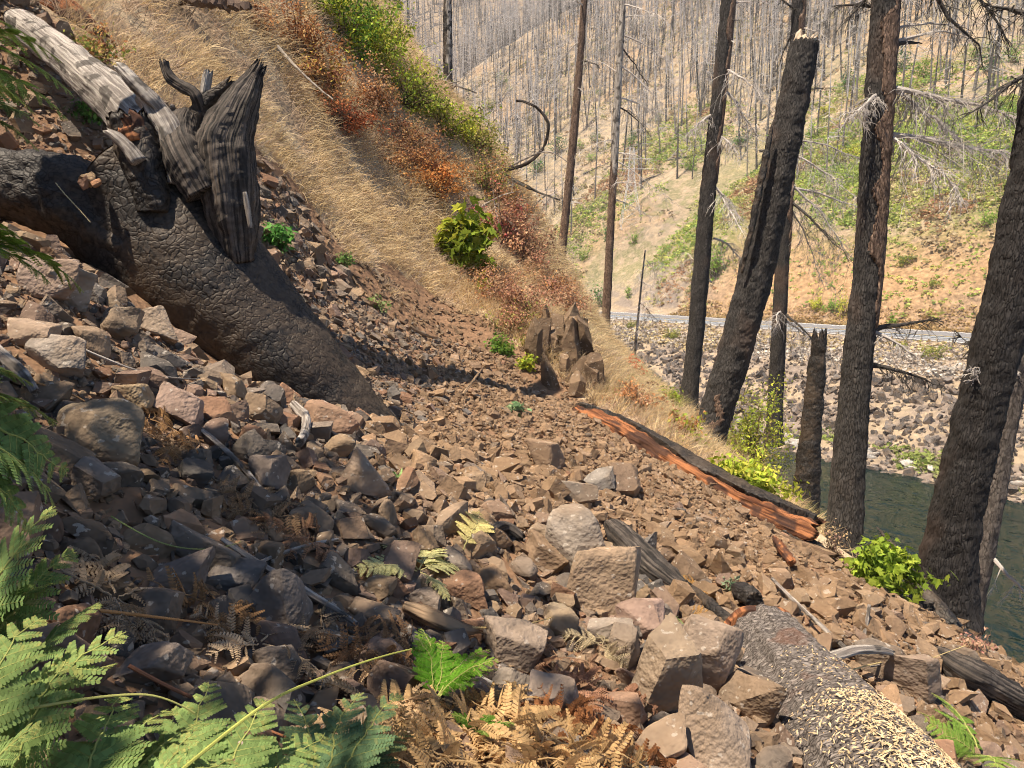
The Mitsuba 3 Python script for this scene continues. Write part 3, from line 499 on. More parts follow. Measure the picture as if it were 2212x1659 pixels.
WOODS = [  # key, label, category, material, path of (pixel, distance or 0 for lying on the ground, radius), splinter
 ('timber', 'charred grey timber leaning in the rubble beside the tall standing boulder', 'timber', 'mat_dark_wood', [(1315,1130,0,.05),(1345,1160,0,.1),(1400,1215,0,.105),(1470,1268,0,.07)], .1),
 ('charred_pole', 'thin charred pole between the timber and the sawn log', 'pole', 'mat_char', [(1475,1258,0,.03),(1540,1312,0,.045),(1612,1372,0,.045)], .05),
 ('charred_branch', 'black charred branch rising at the foot of the rightmost trunk', 'branch', 'mat_char', [(1893,1137,8.6,.012),(1935,1190,8.3,.04),(1985,1262,8.0,.075),(2045,1340,7.65,.1),(2110,1410,7.3,.1),(2160,1462,6.95,.08)], .08),
 ('buried_log', 'dark half buried log at the lower right edge of the slope', 'log', 'mat_dark_wood', [(2020,1405,0,.05),(2090,1455,0,.12),(2160,1492,0,.12),(2240,1540,0,.1)], .15),
 ('wood_shard', 'dark pointed slab of burnt wood on the slope near the bright bush', 'wood', 'mat_dark_wood', [(1897,1243,8.2,.02),(1925,1272,7.95,.06),(1965,1300,7.8,.09),(2010,1310,7.7,.05)], .06),
 ('orange_log', 'weathered orange log at the top left corner', 'log', 'mat_rotten', [(-20,-60,9.6,.2),(80,5,9.6,.24),(150,48,9.6,.22),(205,82,9.6,.13)], .2),
 ('stick', 'long grey stick lying over the dark blocks in the shade', 'stick', 'mat_weathered', [(478,1163,0,.009),(600,1240,0,.014),(690,1295,0,.015),(765,1345,0,.012)], .02),
 ('stick', 'pale stick on the rubble below the charred log', 'stick', 'mat_weathered', [(428,922,0,.01),(490,975,0,.015),(562,1055,0,.014)], .02),
 ('twig', 'long thin twig running across the left rubble', 'twig', 'mat_weathered', [(68,702,0,.006),(180,755,0,.008),(290,798,0,.007),(430,818,0,.004)], .0),
 ('driftwood', 'pale grey stick at the left edge above the ferns', 'stick', 'mat_weathered', [(-40,735,0,.035),(30,790,0,.03),(75,845,0,.022)], .05),
 ('root_piece', 'pale gnarled root piece beside the reddish boulder', 'wood', 'mat_weathered', [(632,872,0,.03),(655,895,0,.035),(662,915,0,.03),(648,955,0,.03)], .06),
 ('stick', 'straight pale stick lying on the right slope above the sawn log', 'stick', 'mat_weathered', [(1668,1250,0,.013),(1745,1325,0,.015),(1828,1402,0,.016)], .03),
 ('twig', 'short speckled twig standing upright on the right slope', 'twig', 'mat_weathered', [(1878,1306,5.7,.012),(1872,1345,5.65,.014),(1860,1400,5.6,.014)], .01),
 ('branch', 'lichened grey branch end sticking out behind the sawn log', 'branch', 'mat_weathered', [(1770,1428,4.6,.03),(1830,1408,4.7,.032),(1885,1403,4.8,.03),(1925,1410,4.9,.025)], .04),
 ('stick', 'brown stick leaning on the rocks in the upper part of the slide', 'stick', 'mat_dusty_wood', [(1042,795,10.0,.012),(1020,825,9.6,.016),(1000,852,9.3,.018)], .02),
 ('stick', 'short brown stick standing in the upper middle of the slide', 'stick', 'mat_dusty_wood', [(1044,858,8.7,.012),(1048,890,8.5,.015)], .01),
 ('driftwood', 'curved dark piece of wood arching over stones in the middle of the slide', 'wood', 'mat_dark_wood', [(1020,1175,0,.02),(1060,1148,0,.035),(1100,1140,0,.035),(1128,1160,0,.025)], .04),
 ('wood_shard', 'flat weathered splinter of wood above the yellow stem', 'wood', 'mat_dusty_wood', [(872,1308,0,.02),(930,1332,0,.04),(985,1355,0,.035),(1035,1362,0,.015)], .08),
 ('wood_shard', 'bright orange splinter of rotten wood below the end of the rotten log', 'wood', 'mat_rotten', [(1672,1160,0,.02),(1692,1190,0,.045),(1712,1217,0,.035)], .06),
 ('charcoal_lump', 'black lump of charcoal beside the small grey-green plant', 'charcoal', 'mat_char', [(1585,1268,0,.03),(1605,1276,0,.07),(1630,1296,0,.06)], .03),
 ('twig', 'thin bent twig at the foot of the shaded bank', 'twig', 'mat_dusty_wood', [(885,705,0,.02),(915,722,0,.025),(945,730,0,.015)], .03),
 ('twig', 'grey twig beside the shaded blocks at the left', 'twig', 'mat_weathered', [(560,1215,0,.007),(640,1185,0,.009),(730,1165,0,.008)], .0),
 ('twig', 'thin white twig crossing the lower right slope', 'twig', 'mat_weathered', [(1880,1440,0,.006),(1990,1428,0,.006),(2060,1425,0,.004)], .0),
 ('twig', 'weathered dark twig above the bright green fern', 'twig', 'mat_weathered', [(905,1360,0,.012),(1000,1440,0,.014),(1080,1490,0,.012)], .02),
]
for i, (key, lab, cat, mat, pts, jag) in enumerate(WOODS):
    q = []
    for px, py, Y, r in pts:
        if not Y: h = hit(px, py + r * 120, lift=.085); Y = h[1] - .3 * r
        q.append((px, py, Y, r))
    k = thing(key, lab, cat); big = max(p[3] for p in q)
    scene[k] = wood(q, 36 if big > .06 else 12, 60 if big > .06 else 30, mat, min(.05, big * .5), 9 if big > .03 else 25, 70 + i, None, jag, big > .02)

# ------------------------------------------------------------------ burnt standing trees
def limb(bag, p0, p1, r0, rng, color, twigs=18, droop=.25, tert=3, spread=.5, dark=.0):
    """one dead limb with drooping fine twigs"""
    p0, p1 = np.asarray(p0), np.asarray(p1); L = np.linalg.norm(p1 - p0); t = np.linspace(0, 1, 9)[:, None]
    wig = np.cumsum(rng.normal(0, .022 * L, (9, 3)), 0) * (t > 0)
    P = p0 + (p1 - p0) * t + np.array([0, 0, 1.]) * droop * L * (t - t * t) * .9 + wig * t; R = r0 * (1 - .86 * t[:, 0])
    v, f = tubes(P[None], R[None], 6); bag.many(v, f, (np.array(color) * (1 - dark))[None])
    if twigs:
        ts = rng.uniform(.12, 1, twigs); i = np.clip((ts * 8).astype(int), 0, 7); fr = (ts * 8 - i)[:, None]; s = P[i] * (1 - fr) + P[i + 1] * fr; ax = nrm(P[i + 1] - P[i])
        side = nrm(rng.normal(size=(twigs, 3)) * [1, 1, .5]); d = nrm(ax * rng.uniform(.3, 1, (twigs, 1)) + side * .9 - np.array([0, 0, .25])); l = L * spread * (1 - .55 * ts) * rng.uniform(.35, 1, twigs)
        u = np.linspace(0, 1, 6)[None, :, None]; Q = s[:, None] + d[:, None] * l[:, None, None] * u - np.array([0, 0, 1.]) * (l[:, None, None] * rng.uniform(.1, .55, (twigs, 1, 1)) * u ** 2) + rng.normal(0, .012 * L, (twigs, 6, 3)) * u
        rr = np.maximum(.0075, r0 * .22 * (1 - .7 * ts))[:, None] * (1 - .75 * u[..., 0]); v, f = tubes(Q, rr, 3); bag.many(v, f, np.array(color) * rng.uniform(.7, 1.15, (twigs, 1)))
        if tert:
            k = twigs * tert; j = np.repeat(np.arange(twigs), tert); m = rng.integers(1, 5, k); s2 = Q[j, m]; d2 = nrm(nrm(Q[j, m + 1] - Q[j, m]) * .7 + nrm(rng.normal(size=(k, 3))) * .8 - np.array([0, 0, .35])); l2 = l[j] * rng.uniform(.2, .55, k)
            u = np.linspace(0, 1, 4)[None, :, None]; Q2 = s2[:, None] + d2[:, None] * l2[:, None, None] * u - np.array([0, 0, .35]) * l2[:, None, None] * u ** 2
            v, f = tubes(Q2, np.maximum(.0055, .09 * r0) * (1 - .6 * u[..., 0]) * np.ones((k, 1)), 3); bag.many(v, f, np.array(color) * rng.uniform(.75, 1.25, (k, 1)))
GREY, DARK, PALE = (.42, .39, .365), (.06, .054, .05), (.6, .56, .52)
def trunk(name, label, Y, pts, mat='mat_burnt_bark', jag=0.0, n=40, m=200, amp=.05, seed=0, cat='burnt tree', shells=(), limbs=(), group=None, extra=None):
    """pts: (px, py, width in pixels); shells: (material, rows from, to, angle, half width, proud); limbs: (px0, py0, px1, py1, radius, twigs, colour)"""
    k = thing(name, label, cat, group); q = [(px, py, Y, w / 2 / FOC * np.linalg.norm(W(px, py, Y))) for px, py, w in pts][::-1]
    flare = q[0]; L = (lambda a, s: 1 + .28 * np.exp(-s / .35) * (1 + .5 * np.sin(3 * a + seed)) + .04 * np.sin(2 * a + seed + s) + .025 * np.sin(7 * a + s * 1.5))
    part(k, 'trunk', wood(q, n, m, mat, amp, 4.5, seed, L, jag))
    P, R = pth(q, m)
    for nm, sm, r0, r1, ang, half, proud in shells:
        i0, i1 = int(r0 * (m - 1)), int(r1 * (m - 1)); S = np.linspace(0, 1, i1 - i0)
        d = nrm(P[i0 + 1] - P[i0]); x0 = frame(d)[0]; y0 = np.cross(d, x0); w = np.array([math.sin(ang), -math.cos(ang), 0]); A0 = math.atan2(w @ y0, w @ x0); tot = np.linalg.norm(P[i1 - 1] - P[i0])
        def lb(a, s): 
            edge = half + 1.1 * (meshkit.noise(np.stack([s * 3 / max(R[i0], .1) * .25, 0 * s + seed, np.sign(np.sin(a - A0)) * 3], -1), 7) - .5); u = s / tot; edge = edge * np.clip(u * 5, 0, 1) ** .6 * np.clip((1 - u) * 6, 0, 1) ** .5
            return np.where(np.abs((a - A0 + np.pi) % (2 * np.pi) - np.pi) < edge, proud, .75)
        v, f, uv = tube(P[i0:i1], R[i0:i1], 48, True, lb); part(k, nm, mikit.ply((relief(v, f, .03, 8, seed + 3), f), sm, smooth=True, uv=uv))
    rng = np.random.default_rng(900 + seed)
    for a, bq, c, d, r, tw, col in limbs:
        b = Bag(); dy = rng.normal(0, .04) * Y; limb(b, W(a, bq, Y), W(c, d, Y + dy), r, rng, col, int(tw * 1.8)); part(k, 'branch', b.ply('mat_matte'))
    return k
BT = 'burnt_tree'
trunk(BT, 'hollow black snag with long white bare patch, top left of the far slope', 25, [(966,-250,14),(967,0,16),(968,225,20),(970,330,24)], 'mat_char', 0, 30, 160, .06, 1, shells=[('bare_wood', 'mat_weathered', .30, .62, .45, .8, 1.05), ('bare_wood', 'mat_weathered', .64, .76, .5, .7, 1.06)])
trunk(BT, 'dark trunk rising behind the green shrub at the top of the spur', 27, [(850,-250,14),(855,0,15),(864,110,19)], 'mat_burnt_bark', 0, 24, 80, .05, 2, limbs=[(856,20,905,-10,.03,5,PALE),(858,70,890,30,.03,4,PALE)])
trunk('pale_stem', 'thin pale dead stem right of the dark trunk on the spur', 26, [(876,-120,4),(879,0,5),(872,150,7)], 'mat_weathered', 0, 12, 50, .02, 3, limbs=[(877,60,905,20,.02,6,PALE),(875,100,850,60,.02,5,PALE)])
trunk(BT, 'slim reddish brown trunk leaning slightly right, left of the pale grey trunk', 30, [(1276,-300,11),(1262,0,13),(1240,280,16),(1210,580,19),(1200,680,21)], 'mat_brown_bark', 0, 28, 200, .04, 4, limbs=[(1262,15,1215,-10,.03,8,GREY),(1256,85,1222,130,.03,8,PALE),(1252,130,1300,145,.03,8,DARK),(1246,190,1265,200,.02,2,GREY)])
kk = trunk(BT, 'tall slim pale trunk with bare grey upper part and brown foot by the road', 26, [(1352,-300,8),(1345,0,10),(1336,170,12),(1325,380,15),(1305,760,20)], 'mat_brown_bark', 0, 28, 200, .03, 5, shells=[('bare_wood', 'mat_weathered', .38, .99, .2, 2.8, 1.15)],
  limbs=[(1345,10,1440,42,.03,9,PALE),(1344,40,1415,30,.025,7,PALE),(1342,75,1455,140,.03,10,GREY),(1341,100,1400,190,.03,9,DARK),(1338,140,1445,250,.03,12,PALE),(1336,160,1270,120,.02,8,PALE),(1334,230,1405,290,.03,10,DARK),(1333,210,1460,270,.025,10,PALE),(1330,330,1430,355,.025,10,PALE),(1331,300,1260,330,.02,8,PALE),(1328,345,1445,440,.025,10,GREY),(1326,395,1400,410,.02,8,PALE),(1324,430,1410,480,.02,8,PALE)])
trunk('dead_sapling', 'thin pale dead sapling with fine drooping twigs standing before the road', 27, [(1394,540,3),(1386,610,4),(1368,805,7)], 'mat_weathered', 0, 12, 60, .01, 6, 'sapling', limbs=[(1393,560,1420,600,.012,8,PALE),(1391,575,1440,570,.012,7,PALE),(1390,585,1370,605,.012,6,PALE),(1388,610,1450,650,.014,8,PALE),(1386,630,1425,640,.012,8,PALE),(1384,655,1440,720,.014,8,DARK),(1382,670,1410,665,.012,6,PALE),(1379,700,1420,760,.012,8,PALE),(1378,710,1358,735,.012,5,PALE)])
trunk(BT, 'tall burnt trunk with drooping grey twigs, left of the broken leaning trunk', 20, [(1592,-300,24),(1573,0,26),(1531,400,31),(1492,830,37),(1482,915,44)], 'mat_burnt_bark', 0, 40, 260, .05, 7, shells=[('brown_bark', 'mat_brown_bark', .45, .98, 1.1, .75, 1.12)],
  limbs=[(1574,10,1630,5,.035,6,GREY),(1572,45,1600,50,.03,2,DARK),(1568,85,1590,95,.03,2,PALE),(1564,150,1660,215,.035,20,GREY),(1560,190,1650,290,.035,24,GREY),(1545,245,1468,300,.035,20,GREY),(1545,250,1480,285,.03,12,PALE),(1550,290,1600,350,.03,22,GREY),(1540,400,1600,470,.03,26,GREY),(1542,515,1605,560,.03,24,GREY),(1536,610,1480,560,.02,14,PALE),(1550,410,1590,520,.03,20,PALE)])
lt = trunk(BT, 'thick burnt trunk leaning right, snapped off with a pale splintered top', 14.6, [(1737,95,52),(1722,180,58),(1690,330,64),(1625,620,66),(1548,890,70),(1508,1010,82)], 'mat_burnt_bark', .12, 64, 260, .08, 8, shells=[('brown_bark', 'mat_brown_bark', .08, .2, -.3, .3, 1.08)])
part(lt, 'split_stem', wood([(1602,590,14.3,.02),(1622,500,14.25,.05),(1642,400,14.25,.06),(1658,320,14.25,.05),(1668,270,14.25,.02)], 30, 60, 'mat_char', .07, 8, 88))
part(lt, 'splintered_top', wood([(1735,104,14.6,.2),(1737,96,14.6,.22),(1741,86,14.6,.2)], 30, 8, 'mat_pale_wood', .1, 12, 89, None, .26))
trunk(BT, 'burnt trunk standing half hidden behind the leaning broken trunk', 24, [(1738,-300,22),(1726,0,24),(1702,340,27),(1678,800,29),(1672,960,34)], 'mat_burnt_bark', 0, 36, 240, .05, 9, shells=[('brown_bark', 'mat_brown_bark', .35, .9, .9, .7, 1.12)],
  limbs=[(1726,30,1650,-20,.04,14,DARK),(1722,50,1680,160,.04,10,DARK),(1728,60,1800,85,.03,10,GREY),(1705,395,1850,560,.05,24,GREY),(1703,405,1870,470,.05,24,GREY),(1702,430,1850,600,.05,22,DARK),(1700,300,1870,350,.04,34,GREY),(1702,330,1850,420,.04,36,GREY),(1695,430,1790,640,.03,22,GREY),(1690,675,1765,738,.05,16,DARK),(1690,672,1640,720,.03,16,GREY),(1692,690,1800,790,.04,22,GREY),(1715,200,1800,190,.03,12,DARK)])
trunk('broken_snag', 'short black snag with cracked charcoal surface and jagged top', 13, [(1770,728,26),(1764,800,32),(1752,930,40),(1738,1100,52),(1732,1150,58)], 'mat_char', .3, 48, 160, .07, 10)
trunk(BT, 'big straight burnt trunk with bare reddish bark on its upper right side', 11.3, [(1938,-320,42),(1913,0,46),(1882,480,53),(1848,830,58),(1822,1150,64),(1816,1215,74)], 'mat_burnt_bark', 0, 64, 320, .05, 11, shells=[('brown_bark', 'mat_brown_bark', .36, .99, .85, 1.0, 1.1)],
  limbs=[(1926,62,2085,75,.025,6,GREY),(1925,92,2110,85,.03,10,GREY),(1928,98,1995,95,.045,0,DARK),(1912,188,2175,300,.045,52,GREY),(1910,185,2090,310,.04,40,GREY),(1906,290,2180,385,.045,54,GREY),(1908,285,2075,430,.035,36,PALE),(1905,200,1850,260,.03,30,GREY),(1925,20,1790,10,.04,10,DARK),(1930,-60,1820,60,.04,12,DARK),(1885,714,2020,695,.045,12,DARK),(1885,716,1985,780,.035,14,GREY),(1876,788,2015,832,.045,20,DARK),(1955,-140,2180,70,.05,22,DARK),(1950,-100,2100,150,.05,16,DARK)])
trunk(BT, 'thick black leaning trunk at the right edge, front one of a pair', 8.4, [(2345,-200,100),(2275,230,96),(2204,553,92),(2126,853,84),(2066,1110,86),(2028,1335,104)], 'mat_black_bark', 0, 72, 300, .07, 12, limbs=[(2160,820,2060,720,.02,16,DARK),(2150,850,2090,800,.02,14,GREY),(2300,60,2130,20,.05,18,DARK),(2290,120,2120,260,.04,14,DARK)])
trunk(BT, 'grey scorched trunk leaning just behind the thick black one at the right edge', 10, [(2400,-250,36),(2300,330,38),(2184,853,42),(2134,1103,49),(2072,1365,54)], 'mat_grey_bark', 0, 48, 260, .04, 13, limbs=[(2135,1195,2215,1310,.035,3,GREY),(2170,930,2120,960,.01,16,PALE),(2200,800,2150,830,.012,14,GREY)])
trunk('burnt_stump', 'small black hollow stump among the yellow shrubs below the rotten log', 13.4, [(1676,1022,24),(1671,1060,25),(1664,1130,28)], 'mat_char', .16, 30, 40, .05, 14, 'stump')
# a tall burnt snag and a leafy tree uphill behind the camera: they stand outside the frame and give the stripes and the dapple of shade on the slope
def off_trunk(key, x, y, end, r, mat='mat_burnt_bark'):
    z = float(ground(x, y)); s = np.linspace(0, 1, 30)[:, None]; P = np.array([x, y, z - .3]) * (1 - s) + s * np.array(end); v, f, uv = tube(P, r * (1 - .3 * s[:, 0]), 20, True); part(key, 'trunk', mikit.ply((v, f), mat, smooth=True, uv=uv)); return P

# ------------------------------------------------------------------ ferns
def frond_mesh(L, rng, pairs=13, arch=.25, curl=0.0, dry=0.0):
    """a bipinnate frond from the origin along +x, up is +z: (leaflet vertices (k, 6, 3), faces), (stalk vertices, faces)"""
    s = np.linspace(0, 1, 24); ang = .35 * arch * 3 - s * (arch * 3.2 + curl * 2.2 * s * s); x = np.cumsum(np.cos(ang)) / 24 * L; z = np.cumsum(np.sin(ang)) / 24 * L; side = np.cumsum(rng.normal(0, .012, 24)) * L
    C = np.stack([x, side, z], 1); st, sf = tubes(C[None], (L * .009 * (1 - .85 * s) + .0006)[None], 5)
    tp = np.linspace(.2, .985, pairs); out = []; stems = []
    for t in tp:
        i = min(int(t * 23), 22); c = C[i]; ax = nrm(C[i + 1] - C[i]); up = nrm(np.cross(ax, [0, 1, 0])); up = up if up[2] > 0 else -up
        w = math.sin(min(1, (t - .08) * 3.2) * 1.2) * (1 - t) ** .75 * 1.15
        for sg in (-1, 1):
            if dry and rng.random() < .18 * dry: continue
            l = L * (.44 if dry else .37) * w * rng.uniform(.85, 1.1) + .012; d = nrm(ax * (.42 + .3 * t) + sg * np.array([0, 1., 0]) * 1.0 + up * rng.normal(.0, .12 + .35 * dry)); nn = max(5, int((12 - 3 * (dry > 0)) * (l / (L * .44)) ** .6) + 2); u = (np.arange(nn) + .6) / nn
            dr_ = (.3 + .9 * dry * rng.random()); lat = nrm(np.cross(up, d)); q = c + d * (l * u)[:, None] - up * (dr_ * l * u ** 2)[:, None] * .5; tw = rng.normal(0, .8) * dry
            pu = nrm(up + lat * tw); lt = nrm(np.cross(pu, d)); pl = l * .19 * (1 - .75 * u ** 1.6) + .003; pw = l / nn * (.6 - .14 * (dry > 0))
            for s2 in (-1, 1):
                dl = nrm(lt * s2 + d * .32 - pu * (.15 + .7 * dry * rng.random())); e = pl[:, None]
                out.append(np.stack([q - d * pw * .8, q + d * pw * .8, q + dl * e * .6 + d * pw * 1.0, q + dl * e * .6 - d * pw * .75, q + dl * e + d * pw * .6, q + dl * e - d * pw * .25], 1))
            stems.append(np.stack([c + d * l * k - up * dr_ * l * k * k * .5 for k in np.linspace(0, .97, 4)]))
    lv = np.concatenate(out); lf = [[0, 1, 2], [0, 2, 3], [3, 2, 4], [3, 4, 5]]
    sv, sf2 = tubes(np.array(stems), np.full((len(stems), 4), L * .0028 + .0003) * [1, .8, .6, .3], 3)
    return lv, lf, (st, sf), (sv, sf2)
def basis(d, up=(0, 0, 1)):
    x = nrm(d); y = nrm(np.cross(up, x)); return np.stack([x, y, np.cross(x, y)], 1)
def frond(holder, p0, p1, rng, color, stalk, pairs=13, arch=.2, curl=0, dry=0, roll=0.0, up=(0, 0, 1)):
    p0, p1 = np.asarray(p0), np.asarray(p1); L = np.linalg.norm(p1 - p0) * 1.06; lv, lf, a, c = frond_mesh(L, rng, pairs, arch, curl, dry); B = basis(p1 - p0, up)
    if roll: B = B @ np.array(trimesh.transformations.rotation_matrix(roll, [1, 0, 0])[:3, :3])
    k = numbered(holder + '__frond'); b = Bag(); tipy = (lv[:, 0, 0] / (lv[..., 0].max() + 1e-6))[:, None]; yel = np.clip(tipy * 1.3 - 1 + rng.normal(0, .22, (len(lv), 1)), 0, .8) * (not dry); col = (np.array(color) * (1 - yel) + np.array([.38, .3, .1]) * yel) * rng.uniform(.75, 1.25, (len(lv), 1)) * rng.uniform(.8, 1.25); b.many(lv @ B.T + p0, lf, col); put(k, b.ply('mat_leaf')); labels[k] = {'kind': 'stuff'}
    b = Bag(); b.many(a[0] @ B.T + p0, a[1], np.array(stalk)[None]); b.many(c[0] @ B.T + p0, c[1], np.broadcast_to(np.array(stalk) * .9, (len(c[0]), 3))); put(k + '__stalk', b.ply('mat_matte'))
GRN, GRN2, BLU, LIT = (.21, .31, .11), (.18, .28, .1), (.14, .23, .12), (.3, .43, .1)
SG = (.3, .32, .1)
FERNS = [  # label, colour, fronds: base (px, py, Y), tip (px, py, Y)
 ('large green bracken fern filling the bottom left corner', GRN, [((-60,1750,1.25),(200,1340,1.42)),((40,1850,1.2),(330,1500,1.45)),((0,1800,1.2),(120,1440,1.3)),((150,1850,1.25),(420,1530,1.5)),((200,1900,1.2),(500,1600,1.5)),((120,1850,1.2),(230,1480,1.45)),((-80,1700,1.2),(60,1330,1.35)),((250,1900,1.2),(390,1580,1.35)),((-100,1800,1.15),(40,1560,1.2))]),
 ('green bracken fern with upright fronds at the left edge above the bottom corner', GRN2, [((-80,1500,1.5),(45,1090,1.6)),((40,1480,1.5),(185,1290,1.6)),((-60,1480,1.5),(140,1200,1.6)),((60,1560,1.5),(215,1420,1.55)),((-90,1420,1.5),(75,1240,1.55))]),
 ('green bracken fern spreading from the bottom edge left of the dry ferns', GRN, [((420,1850,1.5),(690,1560,1.75)),((450,1850,1.5),(630,1660,1.6)),((420,1800,1.5),(560,1500,1.7)),((480,1850,1.45),(720,1650,1.65)),((380,1800,1.5),(470,1470,1.7))]),
 ('blue-green fern with upright fronds beside the long yellow stem', BLU, [((700,1760,1.9),(815,1480,2.1)),((690,1760,1.9),(745,1490,2.1)),((680,1760,1.9),(650,1500,2.1)),((720,1760,1.9),(860,1560,2.1)),((700,1760,1.9),(790,1590,2.0))]),
 ('blurred dark green fern hanging over the rocks at the left edge', GRN2, [((-180,830,1.7),(125,880,1.85)),((-160,860,1.7),(165,1000,1.85)),((-160,900,1.65),(150,1060,1.8)),((-180,800,1.7),(70,800,1.8)),((-150,930,1.65),(95,1110,1.75)),((-170,950,1.65),(40,1060,1.7))]),
 ('green fern hanging into the picture at the top left corner', LIT, [((-200,40,3.0),(130,90,3.2)),((-180,60,3.0),(165,160,3.2)),((-190,90,3.0),(150,215,3.2)),((-160,130,2.9),(80,215,3.1)),((-180,20,3.0),(70,50,3.1))]),
 ('pale green fern at the left edge just below the top corner fern', (.16,.24,.09), [((-150,200,3.3),(90,240,3.4)),((-130,190,3.3),(75,205,3.4)),((-100,230,3.3),(95,300,3.4))]),
 ('green fern fronds hanging before the dark hollow of the charred log', (.16,.25,.04), [((-160,470,2.2),(195,585,2.35)),((-150,500,2.2),(120,575,2.3)),((-150,450,2.2),(70,500,2.3))]),
]
rng = np.random.default_rng(77)
for lab, col, fr in FERNS:
    k = thing('green_fern', lab, 'fern')
    for a, c in fr: frond(k, W(*a), W(*c), rng, col, SG, 12, .2, .1, 0, rng.normal(0, .25))
def ground_fern(label, px, py, n, L, col, stalk, lift=.5, dry=0, name='green_fern', group=None, spread=6.28, a0=0.0):
    k = thing(name, label, 'fern' if not dry else 'dead fern', group); c = hit(px, py, lift=.08)
    for i in range(n):
        a = a0 + spread * (i + rng.uniform(-.3, .3)) / n; d = nrm(np.array([math.cos(a), math.sin(a), 0])); nn = normal(c[0], c[1]); d = nrm(d - nn * (d @ nn) + nn * lift * rng.uniform(.5, 1.3)); l = L * rng.uniform(.75, 1.2)
        frond(k, c, c + d * l, rng, col, stalk, 11 - 2 * bool(dry), .2 if not dry else .12, .3 if dry else .1, dry, rng.normal(0, .3 + .5 * bool(dry)), nn)
ground_fern('bright green fern sprouting between the rocks near the bottom', 935, 1520, 6, .27, (.13,.3,.03), SG, 1.6, spread=3.6, a0=-.3)
ground_fern('small bright green fern tuft among dry fronds at the bottom', 1035, 1585, 4, .12, (.1,.22,.03), SG, 1.0)
ground_fern('pale green and yellow wilting fern on the slope in the centre', 905, 1235, 5, .3, (.55,.54,.26), (.5,.44,.2), .15, spread=5.5, a0=-.5)
ground_fern('pale yellow fern frond lying above the wilting fern', 1000, 1195, 1, .4, (.55,.48,.2), (.4,.36,.15), .35, a0=2.2)
ground_fern('single small green frond below the pink boulder', 1440, 1330, 1, .16, (.2,.3,.13), SG, .3, a0=5.2)
ground_fern('green fern at the bottom right corner', 2120, 1650, 4, .5, (.16,.27,.05), SG, .35, spread=3.2, a0=1.6)
ground_fern('small pale green frond above the bottom right corner', 2190, 1530, 2, .35, (.3,.38,.08), SG, .35, spread=1.2, a0=2.6)
TAN, RUST, ASH = (.56, .38, .19), (.3, .135, .06), (.38, .29, .2)
def dead(px, py, n, L, col, label, group, lift=.12): ground_fern(label, px, py, n, L, col, np.array(col) * .7, lift, 1.0, 'dead_fern', group)
for px, py in ((1000,1600),(1060,1560),(1110,1610),(960,1640),(1150,1640),(1040,1650),(1180,1590),(1230,1640),(1130,1560),(950,1580)): dead(px, py, 4, .34, TAN, 'dry tan bracken in the tangle at the bottom middle', 'tangle of dry bracken at the bottom')
for px, py in ((1260,1590),(1300,1640),(1330,1600),(1370,1650),(1290,1560),(1220,1560)): dead(px, py, 4, .26, RUST, 'rusty dead bracken in the tangle at the bottom middle', 'rusty bracken at the bottom')
for i, (px, py, n, L, c, lab) in enumerate([(800,1400,6,.3,(.3,.18,.1),'brown dead fern in half shade below the grey stick'),(700,1370,4,.25,ASH,'greyish dead fern beside the grey stick'),(560,1100,6,.3,(.3,.2,.12),'dead brown fern across the shaded rocks left of centre'),(640,1150,4,.25,(.35,.2,.12),'dead fern lying right of the orange brown rock'),
 (320,905,5,.28,(.42,.25,.12),'orange brown dead fern trailing over the left rubble'),(380,960,4,.26,(.4,.24,.12),'dead fern trailing down from the left rubble'),(250,1290,5,.3,ASH,'grey dead fern above the large green ferns'),(470,1310,5,.28,(.34,.2,.1),'dead fern heap on the dark rocks in shade'),(560,1390,4,.3,(.55,.42,.28),'pale dead frond lit by a patch of sun'),(1120,1500,3,.24,TAN,'tan dead fern lying on the flat-topped block'),
 (1205,1420,3,.26,(.36,.22,.14),'dead fern hanging down beside the pitted rock'),(1300,1395,4,.2,(.5,.42,.27),'pale dead fern between the grey boulders'),(1490,1275,4,.24,(.55,.33,.12),'orange dead fern below the charred timber'),(1535,1345,3,.2,(.5,.3,.12),'orange dead fern at the end of the sawn log'),(1290,1490,4,.24,(.36,.2,.13),'reddish dead fern above the reddish rock'),(870,1480,4,.25,(.5,.36,.22),'tan dead fern beside the bright green fern'),(820,1560,5,.28,(.48,.34,.2),'tan dead fern at the bottom left of the tangle')]): dead(px, py, n, L, c, lab, None)
def stem(name, label, pts, r, col, cat='stem'):
    q = np.array([W(px, py, Y if Y else hit(px, py, lift=.1)[1] - .02) for px, py, Y in pts]); P = bend(q, 30); b = Bag(); v, f = tubes(P[None], (r * np.linspace(1, .5, 30))[None], 6); b.many(v, f, np.array(col)[None]); k = thing(name, label, cat); scene[k] = b.ply('mat_matte')
stem('fern_stem', 'long yellow-green stem arching across the bottom left', [(330,1720,1.25),(420,1640,1.32),(560,1530,1.45),(700,1462,1.65),(890,1402,1.95)], .0038, (.38,.4,.1))
stem('fern_stem', 'thin yellow-green stem crossing the bottom left corner ferns', [(-20,1545,1.25),(120,1520,1.28),(300,1500,1.35),(420,1540,1.4)], .003, (.36,.36,.12))
stem('fern_stem', 'straight red-brown dead stem slanting through the shade at bottom left', [(278,1438,0),(400,1500,0),(640,1600,0)], .006, (.3,.13,.07))
stem('fern_stem', 'orange-brown dead stem lying across the shaded rocks', [(205,1318,0),(330,1332,0),(470,1350,0)], .006, (.42,.22,.09))
stem('dry_stem', 'pale yellow dry stem below the pitted rock', [(1020,1356,0),(1110,1352,0),(1195,1332,0)], .005, (.6,.45,.2))
stem('fern_stem', 'long brown fern stalk trailing down the left rubble', [(75,825,0),(180,865,0),(300,925,0),(360,960,0)], .005, (.4,.22,.1))
